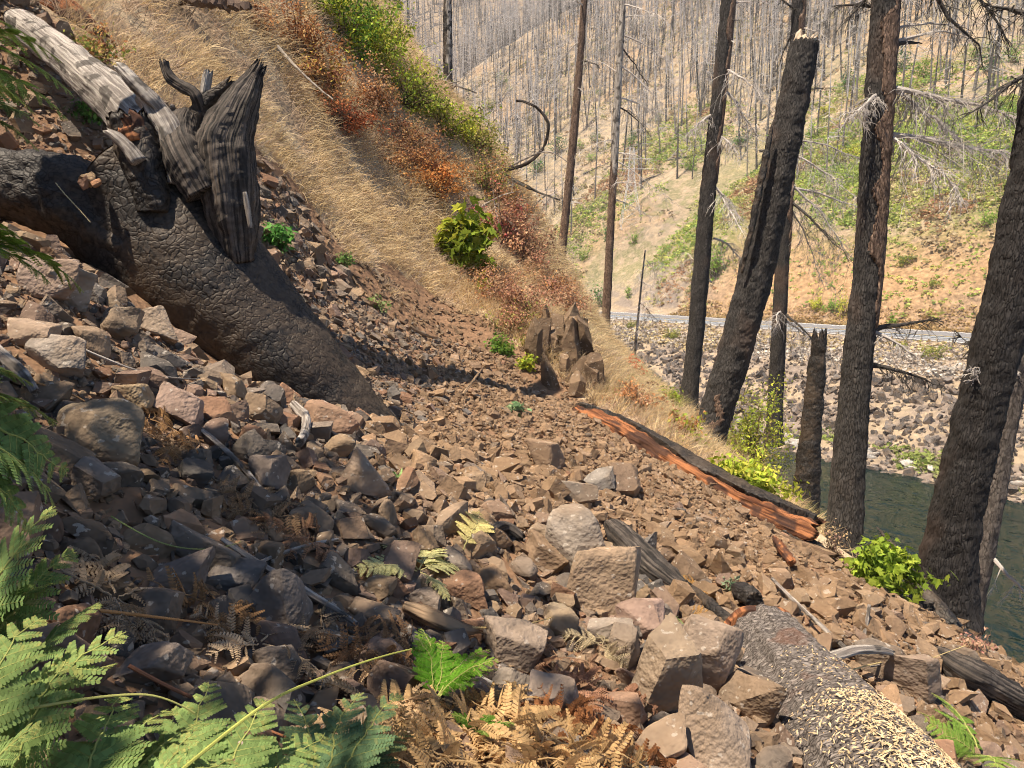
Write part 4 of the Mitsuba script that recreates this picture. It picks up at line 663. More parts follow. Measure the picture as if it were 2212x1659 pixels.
stem('dry_stem', 'pale dry stalk arching over the lower right slope', [(1820,1455,0),(1920,1428,0),(2000,1428,0),(2085,1395,5.6)], .005, (.5,.4,.2))
stem('dry_stem', 'dry straw stalk across the root flare of the charred log', [(120,395,6.3),(150,430,6.25),(195,480,6.25)], .004, (.6,.5,.3))
stem('grass_stem', 'thin green grass stem above the shaded blocks', [(240,1115,0),(330,1165,0),(520,1170,0)], .003, (.25,.3,.1))

# ------------------------------------------------------------------ dry grass and shrubs of the near slope
def blades(bag, base, d, L, w, col, rng, droop=.6, up=None):
    """curved tapering blades: base (k, 3), start direction d, length L, width w"""
    k = len(base); side = nrm(np.cross(d, np.array([0, -1., .2])) + rng.normal(0, .4, (k, 3))); u = np.array([0, .45, 1.0]); g = np.array([0, 0, -1.])
    C = base[:, None] + d[:, None] * (L[:, None] * u)[..., None] + g * (droop * L[:, None] * u ** 2)[..., None]; h = (w / 2)[:, None] * side
    v = np.stack([C[:, 0] - h, C[:, 0] + h, C[:, 1] - h * .8, C[:, 1] + h * .8, C[:, 2]], 1); bag.many(v, [[0, 1, 3], [0, 3, 2], [2, 3, 4]], col)
rng = np.random.default_rng(21)
def grassy(x, y):
    q = np.stack([x, y, 0 * x], -1); j = (meshkit.fbm(q * 1.1, 4, 21) - .5) * .9; return ~(inside(ROCKS, x + j, y + j) | inside(SOIL, x + j, y - j))
def tufts(n, x0, x1, y0, y1, per, L0, palette, wide=1.0, keep=None):
    x, y = rng.uniform(x0, x1, n), rng.uniform(y0, y1, n); ok = grassy(x, y)
    if keep is not None: ok &= keep(x, y)
    x, y = x[ok], y[ok]; k = len(x); nn = normal(x, y); dist = np.hypot(x, y); down = nrm(nn * [1, 1, 0] + 1e-6)
    j = np.repeat(np.arange(k), per); m = len(j); bx, by = x[j] + rng.normal(0, .07, m), y[j] + rng.normal(0, .07, m); base = np.stack([bx, by, ground(bx, by)], 1)
    comb = rng.uniform(-.1, .8, k)[j, None]; d = nrm(nn[j] * .8 + np.array([0, 0, .5]) + down[j] * comb + rng.normal(0, .55, (m, 3))); L = L0 * rng.uniform(.6, 1.35, k)[j] * rng.uniform(.5, 1.2, m)
    pal = np.array(palette); c = pal[rng.integers(0, len(pal), k)][j] * rng.uniform(.75, 1.25, (m, 1)); b = Bag(); blades(b, base, d, L, wide * (.004 + .00045 * dist[j]), c, rng, rng.uniform(.15, .8)); return b
GOLD = [(.72,.57,.34),(.66,.52,.31),(.78,.65,.43),(.6,.47,.3),(.7,.58,.37)]; THATCH = [(.56,.45,.34),(.48,.38,.29),(.62,.5,.38)]
clump = lambda x, y: meshkit.fbm(np.stack([x, y, 0 * x], -1) * 1.6, 3, 78) > .43
b = tufts(15500, -9, 3.2, 9.0, 27, 15, .4, GOLD, 1.0, clump); stuff('dry_grass', b.ply('mat_leaf'), 'dry golden grass covering the steep near slope', 'grass')
b = tufts(5500, -9, 3.0, 9.0, 27, 12, .3, THATCH, 1.2); stuff('grass_thatch', b.ply('mat_leaf'), 'dull brown matted old grass under the golden grass', 'grass')
b = tufts(3600, 1.2, 8.5, 11.0, 27, 16, .34, GOLD + [(.45,.42,.2),(.7,.6,.4)]); stuff('slope_grass', b.ply('mat_leaf'), 'pale dry grass on the slope dropping to the river', 'grass')
b = tufts(1500, -9, 3.0, 9.0, 26, 5, .62, [(.34,.22,.14),(.28,.19,.13),(.4,.27,.15),(.2,.15,.11)], .9, lambda x, y: meshkit.fbm(np.stack([x, y, 0 * x], -1) * .6, 3, 77) > .5); stuff('dry_weeds', b.ply('mat_matte'), 'brown dead weed stalks standing among the dry grass', 'weeds')
RH = [[0, 0, 0], [.5, -.28, .03], [1, 0, 0], [.5, .28, .03]]
def star():
    a = np.linspace(-2.3, 2.3, 11); r = np.where(np.arange(11) % 2, .42, .62) * np.where(np.abs(a) > 1.6, .8, 1); r[5] = .7; r = np.where(np.arange(11) % 2 == 0, r * .62, r * 1.45)
    return np.vstack([[0, 0, 0], np.stack([r * np.cos(a) + .25, r * np.sin(a), -.12 * r * r], 1)]), [[0, i, i + 1] for i in range(1, 11)]
LEAF = {'oval': (np.array(RH, float), [[0, 1, 2], [0, 2, 3]]), 'maple': star()}
def bush(key, label, cat, c, half, colors, n, size, kind='oval', stems=14, seed=0, stem_col=(.16, .11, .08), base=None, group=None, hollow=.35, out=.75):
    """stems rising from the ground into an uneven crown of single leaves in clumps"""
    r = np.random.default_rng(3000 + seed); k = thing(key, label, cat, group); c, half = np.asarray(c, float), np.asarray(half, float); foot = c - [0, 0, half[2]] if base is None else np.asarray(base, float)
    tips = c + nrm(r.normal(size=(stems * 3, 3))) * half * (r.uniform(hollow, 1, (stems * 3, 1))) * r.uniform(.7, 1.15, (stems * 3, 1)); u = np.linspace(0, 1, 7)[None, :, None]
    ft = foot + r.normal(0, .12, (len(tips), 3)) * half * [1, 1, .05]; P = ft[:, None] + (tips - ft)[:, None] * u + np.array([0, 0, 1.]) * half[2] * .25 * (u - u * u) + r.normal(0, .05, (len(tips), 7, 3)) * half * u
    rad = (.012 * half.max() + .002) * (1 - .8 * u[..., 0]) * np.ones((len(tips), 1)); v, f = tubes(P, rad, 4); b = Bag(); b.many(v, f, np.array(stem_col) * r.uniform(.6, 1.5, (len(tips), 1))); put(k + '__stems', b.ply('mat_matte'))
    j = r.integers(0, len(tips), n); w = r.uniform(.4, 1.02, n) ** .6; i = np.clip((w * 6).astype(int), 0, 5); fr = (w * 6 - i)[:, None]; p = P[j, i] * (1 - fr) + P[j, i + 1] * fr + r.normal(0, .11, (n, 3)) * half
    o = nrm((p - c) / half * out + r.normal(0, .7, (n, 3)) + [0, 0, .5]); t, s = frame(o); th = r.uniform(0, 6.28, n)[:, None]; t, s = np.cos(th) * t + np.sin(th) * s, -np.sin(th) * t + np.cos(th) * s
    t = nrm(t - np.array([0, 0, .4])); s = np.cross(o, t); B = np.stack([t, s, nrm(np.cross(t, s))], -1); lv, lf = LEAF[kind]; sz = size * r.uniform(.55, 1.25, n)
    tone = r.uniform(.65, 1.3, len(tips))[j, None]; cc = np.array(colors)[(r.integers(0, len(colors), len(tips))[j] + (r.random(n) < .35) * r.integers(0, len(colors), n)) % len(colors)] * tone * r.uniform(.8, 1.2, (n, 1))
    b = Bag(); b.many(np.einsum('kij,nj->kni', B, lv) * sz[:, None, None] + p[:, None], lf, cc); put(k + '__leaves', b.ply('mat_leaf')); labels[k + '__leaves'] = {'kind': 'stuff'}; return k
ORANGE = [(.33,.16,.07),(.27,.125,.06),(.38,.2,.09),(.22,.11,.07),(.36,.24,.11)]; REDDISH = [(.33,.18,.125),(.27,.14,.1),(.4,.26,.16),(.36,.22,.13),(.23,.15,.1)]; YG = [(.26,.32,.04),(.34,.36,.05),(.2,.27,.04)]; OLIVE = [(.17,.2,.05),(.22,.22,.06),(.13,.17,.05),(.3,.27,.08)]; GREEN = [(.09,.17,.03),(.13,.22,.04),(.07,.13,.03),(.2,.28,.05)]; DRYB = [(.3,.19,.12),(.36,.25,.16),(.25,.15,.1),(.4,.22,.1)]
def on(px, py, w, h, sink=.35):
    """centre and half size in metres of a plant that covers w x h pixels of the near slope"""
    p = hit(px, py + h * .35); s = np.linalg.norm(p) / FOC; return p + [0, 0, h * s * .33], (w * s / 2, w * s / 2 * .8, h * s / 2), p
BUSHES = [
 ('shrub','dense dry red and tan shrub draped over the front of the outcrop','shrub',1205,655,130,90,REDDISH+DRYB,1700,.05,'oval'),
 ('shrub','small brown shrub in a crack at the left side of the outcrop','shrub',1150,735,50,60,DRYB+OLIVE,500,.05,'oval'),
 ('shrub','rusty shrub spilling down the skyline between the olive shrub and the orange clump','shrub',905,335,120,80,ORANGE+DRYB,1300,.06,'oval'),
 ('shrub','tawny shrub on the grass slope left of the bright orange clump','shrub',845,330,100,70,DRYB+ORANGE,900,.05,'oval'),
 ('shrub','pink and brown shrub hanging at the left top of the outcrop','shrub',1120,650,110,90,REDDISH+DRYB,1200,.055,'oval'),
 ('shrub','rust brown shrub on the skyline below the dead branches','shrub',1110,455,110,100,ORANGE+REDDISH,1200,.06,'oval'),
 ('shrub','orange shrub at the upper left of the autumn thicket','shrub',640,75,120,130,ORANGE,1700,.06,'oval'),
 ('shrub','rust orange shrub with yellow flecks in the middle of the thicket','shrub',690,165,130,130,ORANGE+[(.42,.34,.08)],1900,.06,'oval'),
 ('shrub','low rust red shrub at the lower edge of the thicket by the grass','shrub',735,245,130,90,[(.3,.1,.05),(.34,.15,.07),(.24,.09,.05)],1500,.055,'oval'),
 ('shrub','orange brown shrub right of the thicket below the green shrub','shrub',800,205,130,110,ORANGE+DRYB,1500,.06,'oval'),
 ('shrub','small rusty shrub at the top edge of the grass slope','shrub',560,40,70,70,ORANGE+DRYB,600,.05,'oval'),
 ('shrub','leafy green shrub at the top of the spur','shrub',740,35,150,160,GREEN+YG,2400,.085,'oval'),
 ('shrub','tall yellow-green shrub before the dark trunk at the top','shrub',815,75,130,170,YG+OLIVE,2200,.085,'oval'),
 ('shrub','olive shrub with bare twigs on the skyline of the spur','shrub',880,190,150,110,OLIVE+YG,1500,.075,'oval'),
 ('shrub','yellow-green shrub on the skyline above the curved dead branch','shrub',960,255,140,100,OLIVE+YG,1600,.075,'oval'),
 ('shrub','small yellow-green shrub at the right end of the skyline shrubs','shrub',1035,295,100,110,OLIVE+[(.34,.3,.1)],1100,.07,'oval'),
 ('shrub','brown dry shrub below the olive skyline shrub','shrub',880,290,140,80,DRYB+ORANGE,1100,.055,'oval'),
 ('shrub','bright orange low shrub left of the vine maple','shrub',935,385,140,90,[(.44,.22,.08),(.4,.17,.06),(.5,.3,.12)],1700,.06,'oval'),
 ('shrub','orange and olive shrub at the foot of the curved dead branch','shrub',1065,390,110,110,ORANGE+OLIVE,1100,.065,'oval'),
 ('vine_maple','bright yellow-green vine maple with lobed leaves on the grass slope','shrub',1005,520,130,170,YG+[(.42,.42,.06)],420,.2,'maple'),
 ('shrub','pinkish red shrub right of the vine maple','shrub',1085,480,100,130,REDDISH+[(.45,.13,.12)],1300,.065,'oval'),
 ('shrub','rust pink shrub on the skyline right of the vine maple','shrub',1135,530,110,120,REDDISH,1400,.06,'oval'),
 ('shrub','dry reddish shrub hanging over the top of the rock outcrop','shrub',1165,610,130,90,REDDISH+DRYB,1500,.055,'oval'),
 ('shrub','dry brown shrub left of the outcrop under the vine maple','shrub',1080,620,110,90,DRYB+REDDISH,1000,.055,'oval'),
 ('shrub','brown twiggy shrub under the vine maple','shrub',1030,590,100,60,DRYB,600,.05,'oval'),
 ('vine_maple','small yellow-green maple sprout below the vine maple','shrub',1045,618,50,40,YG,70,.16,'maple'),
 ('shrub','low reddish shrub along the edge of the bank left of the outcrop','shrub',1110,690,110,70,REDDISH+OLIVE,900,.05,'oval'),
 ('shrub','dry orange shrub on the skyline right above the outcrop','shrub',1225,650,70,80,REDDISH+ORANGE,700,.05,'oval'),
 ('shrub','green leafy plant at the left foot of the outcrop','shrub',1085,745,50,50,GREEN,260,.07,'oval'),
 ('shrub','small yellow-green plant under the outcrop','shrub',1135,785,40,40,YG,160,.07,'oval'),
 ('leafy_plant','glossy dark green plant on the rubble right of the charred log','plant',595,510,85,70,[(.05,.13,.03),(.07,.17,.04),(.1,.22,.06)],260,.085,'oval'),
 ('leafy_plant','small green weed at the edge of the bank right of the log','plant',740,560,60,50,[(.1,.18,.05),(.16,.22,.08)],130,.06,'oval'),
 ('leafy_plant','thin pale green weed hanging over the shaded bank','plant',815,655,60,50,[(.16,.24,.08),(.25,.3,.14)],90,.06,'oval'),
 ('leafy_plant','dark green ivy-like plant behind the left root of the log','plant',205,240,100,70,[(.06,.13,.03),(.09,.18,.04)],300,.06,'oval'),
 ('shrub','small orange and green shrub below the orange log at top left','shrub',195,110,110,70,ORANGE+OLIVE,700,.045,'oval'),
 ('leafy_plant','uprooted green plant with leaves lying in the upper slide','plant',1115,880,60,40,[(.12,.2,.1),(.2,.26,.14)],60,.09,'oval'),
 ('leafy_plant','wilted green leaves lying beside the pale tan slab','plant',858,1035,36,24,[(.12,.22,.07),(.2,.3,.12)],26,.1,'oval'),
 ('leafy_plant','small grey-green plant beside the charcoal lump','plant',1585,1270,40,50,[(.2,.27,.17),(.28,.34,.22)],60,.05,'oval'),
 ('shrub','yellow-green leafy bush behind the end of the rotten log','shrub',1620,950,170,180,OLIVE+YG,2600,.075,'oval'),
 ('shrub','bright yellow shrub in front of the burnt stump','shrub',1590,1040,160,100,YG+[(.42,.4,.08)],1300,.08,'oval'),
 ('shrub','orange and yellow shrub at the foot of the tall trunk','shrub',1470,930,90,80,ORANGE+YG,800,.06,'oval'),
 ('shrub','rusty low shrub on the pale grass slope right of the outcrop','shrub',1355,860,110,80,DRYB+ORANGE,900,.05,'oval'),
 ('shrub','red low shrub near the foot of the dead sapling','shrub',1355,800,70,50,[(.4,.12,.07),(.45,.2,.1)],500,.06,'oval'),
 ('shrub','small green shrub on the grass slope by the tall trunk','shrub',1440,860,70,50,YG+OLIVE,500,.07,'oval'),
 ('vine_maple','bright lime green bush at the river edge of the slope','shrub',1905,1235,150,130,[(.3,.4,.05),(.38,.46,.07),(.24,.34,.05)],900,.075,'maple'),
 ('shrub','dry reddish weed at the foot of the right trunks','shrub',2105,1400,60,70,[(.3,.16,.13),(.4,.25,.18)],120,.035,'oval'),
 ('shrub','dry pink weed at the foot of the big straight trunk','shrub',1795,1170,60,80,[(.35,.22,.18),(.4,.3,.18)],120,.035,'oval'),
]
for i, (key, lab, cat, px, py, w, h, cols, n, sz, kind) in enumerate(BUSHES):
    c, half, foot = on(px, py, w, h); half = np.array(half); g = 1.45 if key == 'shrub' else 1.15; bush(key, lab, cat, c, half * g, np.array(cols) * (1.6 if kind == 'oval' else 1.05), int(n * 1.7), sz * 1.1, kind, 14, i, base=foot)
# dead wood on the near slope
def snag_branch(name, label, pts, r, col, twigs=0, seed=0, cat='dead branch'):
    q = np.array([W(px, py, Y) for px, py, Y in pts]); P = bend(q, 26); rr = np.random.default_rng(seed); b = Bag(); v, f = tubes(P[None], (r * np.linspace(1, .35, 26))[None], 7); b.many(v + rr.normal(0, r * .12, v.shape), f, np.array(col)[None])
    for _ in range(twigs):
        i = rr.integers(6, 25); limb(b, P[i], P[i] + nrm(rr.normal(size=3) * [1, .6, .8] + [0, 0, -.1]) * rr.uniform(.3, .9), r * .35, rr, col, 5, .2, 0)
    k = thing(name, label, cat); scene[k] = b.ply('mat_matte')
snag_branch('curved_branch', 'black hooked dead branch curling up against the far hill', [(985,352,19.5),(1050,362,19.3),(1100,365,19),(1150,345,18.8),(1180,305,18.7),(1185,270,18.6),(1170,243,18.6),(1150,226,18.5),(1115,217,18.5)], .065, (.06,.05,.045), 0, 1)
snag_branch('dead_branch', 'dark dead branch reaching down right from the hooked branch', [(1040,355,19.2),(1090,378,18.9),(1140,405,18.6),(1210,432,18.3)], .05, (.09,.08,.07), 3, 2)
snag_branch('dead_branch', 'pale thin branch arching above the hooked branch', [(1085,372,18.9),(1130,345,18.7),(1180,328,18.5),(1225,350,18.4)], .03, (.34,.3,.27), 3, 3)
snag_branch('dead_branch', 'long grey dead pole slanting through the skyline shrubs', [(770,60,20.5),(850,110,20.2),(940,165,20),(1030,200,19.8)], .045, (.32,.29,.26), 6, 4)
snag_branch('dead_branch', 'dark dead branch among the olive skyline shrubs', [(825,176,20),(880,180,19.8),(950,190,19.6)], .045, (.08,.07,.06), 4, 5)
snag_branch('dead_branch', 'brown dead branch rising left of the skyline shrubs', [(868,255,19.8),(930,225,19.6),(985,185,19.5)], .04, (.2,.15,.12), 4, 6)
snag_branch('dead_branch', 'pale dead stick in the orange shrubs above the vine maple', [(1020,470,17),(1050,440,16.9),(1110,415,16.8)], .025, (.4,.35,.3), 3, 7)
snag_branch('dead_branch', 'pale stick standing among the pink shrubs', [(1080,490,16.8),(1070,450,16.8),(1065,410,16.7)], .02, (.45,.4,.35), 2, 8)
snag_branch('dead_branch', 'pale dead stick lying on the grass slope', [(600,100,14),(660,165,13.9),(720,215,13.9)], .03, (.4,.35,.29), 0, 9)
snag_branch('dead_branch', 'weathered dark branch end at the top edge above the grass', [(395,-12,12.2),(460,4,12),(540,14,12)], .14, (.14,.1,.08), 0, 10)
# bleached fallen branch on the trunk side of the slope and roots in the cut bank
for i, pts in enumerate([[(690,640),(700,690),(695,730)],[(720,660),(735,720)],[(780,690),(790,730),(780,760)]]):
    q = [W(a, c2, 10.6) for a, c2 in pts]; P = bend(np.array(q), 14); b = Bag(); v, f = tubes(P[None], np.full((1, 14), .008), 4); b.many(v, f, np.array([[.3, .2, .13]])); k = thing('root', 'thin root hanging out of the shaded cut bank', 'root', 'roots in the cut bank'); scene[k] = b.ply('mat_matte')
# the outcrop: upright broken blocks at the corner of the bank
oc = thing('rock_outcrop', 'jagged brown rock outcrop with dark upright cracks at the corner of the bank', 'rock outcrop'); rng = np.random.default_rng(44)
cols = [(x0 + rng.normal(0, 3), y0 + rng.normal(0, 10), rng.uniform(24, 44), rng.uniform(60, 135), Y0 + rng.normal(0, .22)) for y0, Y0, xs in ((720, 13.4, range(1175, 1262, 26)), (755, 12.95, range(1150, 1284, 20)), (800, 12.6, range(1165, 1290, 20)), (842, 12.4, range(1185, 1290, 21))) for x0 in xs]; cols = [(a, b2, w, h * (.62 if b2 < 720 else 1), Y) for a, b2, w, h, Y in cols]
for i, (px, py, w, h, Y) in enumerate(cols):
    u = Y / FOC; v, f = chunk(rng, 13, squash=(1, 1, 1)); v = v / np.ptp(v, axis=0) * np.array([w * 1.15, w * 1.5, h * 1.15]) * u; mm = manifold3d.Manifold(manifold3d.Mesh(np.array(v, np.float32), np.array(f, np.uint32))).refine_to_length(.14).to_mesh(); v, f = np.array(mm.vert_properties[:, :3], float), np.array(mm.tri_verts); v = v + .05 * (np.stack([meshkit.fbm(v * 5 + 9 * a, 3, i) for a in range(3)], -1) - .5); R = np.array(trimesh.transformations.euler_matrix(.1 * rng.normal(), .1 * rng.normal(), rng.uniform(-.8, .8))[:3, :3])
    part(oc, 'block', mikit.ply((v @ R.T + W(px, py, Y + .38), f), 'mat_rock', uv=np.broadcast_to(enc(np.array([.21,.145,.095]) * rng.uniform(.6, 1.15)), (len(v), 2)).copy()))
# off-frame trees uphill on the left: their shade falls across the slide and the near rocks
def shade_trunk(label, a, c, ta, tc, r):
    A, C = [np.array([q[0], q[1], float(ground(*q))]) + SUN * t for q, t in ((a, ta), (c, tc))]; d = A - C; u = np.linspace(0, 4, 400)[:, None]; P = A + d * u; under = P[:, 2] < ground(P[:, 0], P[:, 1]); e = P[np.argmax(under)] if under.any() else P[-1]
    k = thing('burnt_tree', label, 'burnt tree'); off_trunk(k, e[0], e[1], C, r)
shade_trunk('burnt trunk leaning out above the frame, throwing a stripe of shade on the slide', hit(740, 765)[:2], hit(1190, 832)[:2], 6.2, 7.2, .27)
shade_trunk('second, thinner burnt trunk leaning out above the frame below the first', hit(760, 790)[:2], hit(940, 826)[:2], 6.0, 6.6, .15)
k = bush('leafy_tree', 'leafy tree beside the camera outside the left edge, dappling the near rocks with shade', 'tree', (-2.9, 1.5, 4.4), (1.75, 1.9, 1.5), GREEN, 950, .17, 'maple', 22, 400, base=(-4.9, 1.2, float(ground(-4.9, 1.2))))

# ------------------------------------------------------------------ the far bank and hillside
rng = np.random.default_rng(31)
# boulders of the riprap and pale stones along the water
n = 11500; s, d = rng.uniform(-34, 120, n), rng.uniform(-31.5, -11, n) ; sz = .28 * (1 - rng.random(n) * (1 - (.28 / 1.15) ** 2.0)) ** (-1 / 2.0); p = road_pt(s, d, 0); ok = (d < -14 + 2.5 * rng.normal(size=n)); s, d, sz, p = s[ok], d[ok], sz[ok], p[ok]
z = far_ground(p[:, 0], p[:, 1]); R = rots(rng, len(s)); pos = np.stack([p[:, 0], p[:, 1], z + sz * .16], 1); GB = np.array([[.14,.122,.112],[.175,.152,.138],[.11,.1,.097],[.2,.175,.16],[.15,.127,.112]]); col = GB[rng.integers(0, 5, len(s))] * rng.uniform(.75, 1.2, (len(s), 1)); order = np.argsort(-sz / np.linalg.norm(pos, axis=1) * (np.abs(pos[:, 0]) < .68 * pos[:, 1])); one = set(order[:220].tolist()); b = Bag()
for i in range(len(s)):
    v, f = SHAPES[i % 28] if i in one else LOW[i % 16]
    if i in one:
        k = thing('riprap_boulder', 'grey boulder in the rock bank across the river', 'boulder', 'boulders of the far river bank'); scene[k] = mikit.ply((v @ (R[i] * sz[i] * 1.15).T + pos[i], f), 'mat_rock', uv=np.broadcast_to(enc(col[i]), (len(v), 2)).copy())
    else: b.add(v @ (R[i] * sz[i]).T + pos[i], f, col[i])
stuff('riprap', b.ply('mat_rock'), 'smaller broken rock filling the bank across the river', 'rock')
SOFT = [split_smooth(*detailed(rng, *SHAPES[i], .3, .04, i), 60) for i in range(4)]
for i in range(70):
    s0 = rng.uniform(-26, 45); d0 = -28.9 + rng.normal(0, .6); c = road_pt(np.array(s0), d0, 0); z0 = max(float(far_ground(np.array([c[0]]), np.array([c[1]]))[0]), WATER_Z); v, f = SHAPES[i % 28]; sz0 = rng.uniform(.5, 1.3)
    k = thing('shore_stone', 'pale rounded stone at the far water edge', 'stone', 'pale stones along the far water edge'); v2, f2 = SOFT[i % 4]; scene[k] = mikit.ply((v2 * [1.2, 1, .7] @ (rots(rng, 1, .2)[0] * sz0).T + [c[0], c[1], z0 + .08], f2), 'mat_rock', smooth=True, uv=np.broadcast_to(enc(np.array([.5,.48,.45]) * rng.uniform(.7, 1.15)), (len(v2), 2)).copy())
# fine cover: low scrub, tufts and dry litter over the far hill and the bench below the road
def cover(n, s0, s1, d0, d1, size, palette, dens, seed, leaves=9, lift=.4):
    r = np.random.default_rng(seed); s, d = r.uniform(s0, s1, n), d0 + (d1 - d0) * r.random(n) ** 1.2; p = road_pt(s, d, 0); q = np.stack([p[:, 0], p[:, 1], 0 * s], 1); ok = (r.random(n) < dens(s, d, q)) & (np.abs(p[:, 0]) < .78 * p[:, 1]) & (p[:, 1] > 40); p, q = p[ok], q[ok]; k = len(p); z = far_ground(p[:, 0], p[:, 1])
    pal = np.array(palette); ci = np.clip((meshkit.fbm(q / 11, 3, seed) * 1.9 - .45) * len(pal) + r.normal(0, .7, k), 0, len(pal) - 1).astype(int); base = pal[ci] * r.uniform(.7, 1.3, (k, 1)); j = np.repeat(np.arange(k), leaves); m = len(j); S = size * r.uniform(.5, 1.4, k)[j]
    c = np.stack([p[j, 0], p[j, 1], z[j]], 1) + r.normal(0, 1, (m, 3)) * (S * .55)[:, None] * [1, 1, .5] + np.array([0, 0, 1.]) * (S * lift)[:, None]; o = nrm(r.normal(size=(m, 3)) + [0, 0, .8]); t, w = frame(o); l = S * r.uniform(.25, .5, m)
    v = np.stack([c - t * l[:, None], c - w * l[:, None] * .6, c + t * l[:, None], c + w * l[:, None] * .6], 1); b = Bag(); b.many(v, [[0, 1, 2], [0, 2, 3]], base[j] * r.uniform(.75, 1.25, (m, 1))); return b
SCRUB = [(.46,.29,.18),(.5,.46,.24),(.48,.52,.16),(.36,.45,.13),(.44,.52,.14),(.28,.4,.12),(.55,.56,.18),(.4,.5,.14)]
patch = lambda q, k, sc=24: np.clip((meshkit.fbm(q / sc, 4, k) - .39) * 6, 0, 1)
b = cover(56000, -40, 130, 13, 85, .62, SCRUB, lambda s, d, q: patch(q, 61) * np.clip(1.3 - s / 140, .3, 1) * np.where((d < 27) & (s < 58), .14, 1), 71); stuff('scrub', b.ply('mat_leaf'), 'low green, yellow and rusty scrub covering the lower far hillside', 'scrub')
b = cover(24000, -60, 260, 20, 230, .9, [(.5,.42,.28),(.44,.35,.24),(.42,.4,.2),(.36,.36,.17),(.4,.34,.3)], lambda s, d, q: patch(q, 62) * .8, 72); stuff('dry_scrub', b.ply('mat_leaf'), 'sparse dry scrub among the burnt trees of the far hillside', 'scrub')
b = cover(12000, -36, 120, -14, -.6, .5, [(.42,.37,.31),(.5,.4,.22),(.36,.31,.27),(.46,.42,.37)], lambda s, d, q: .4 + .6 * patch(q, 63, 9), 73, 8, .25); stuff('bank_litter', b.ply('mat_matte'), 'grey brush and dry grass on the bank below the road', 'brush')
b = cover(2600, -30, 60, 9.6, 14, .5, [(.5,.38,.2),(.42,.3,.15)], lambda s, d, q: .8 + 0 * s, 74, 8, .3); stuff('verge_grass', b.ply('mat_leaf'), 'dry grass on the far verge of the road', 'grass')
b = cover(1500, -30, 40, -29.5, -26.5, .5, [(.42,.46,.16),(.4,.42,.18),(.32,.38,.12)], lambda s, d, q: np.clip(patch(q, 64, 6) - .35, 0, 1), 75, 12, .3); stuff('shore_grass', b.ply('mat_leaf'), 'bright green grass and sedge at the far water edge', 'grass')
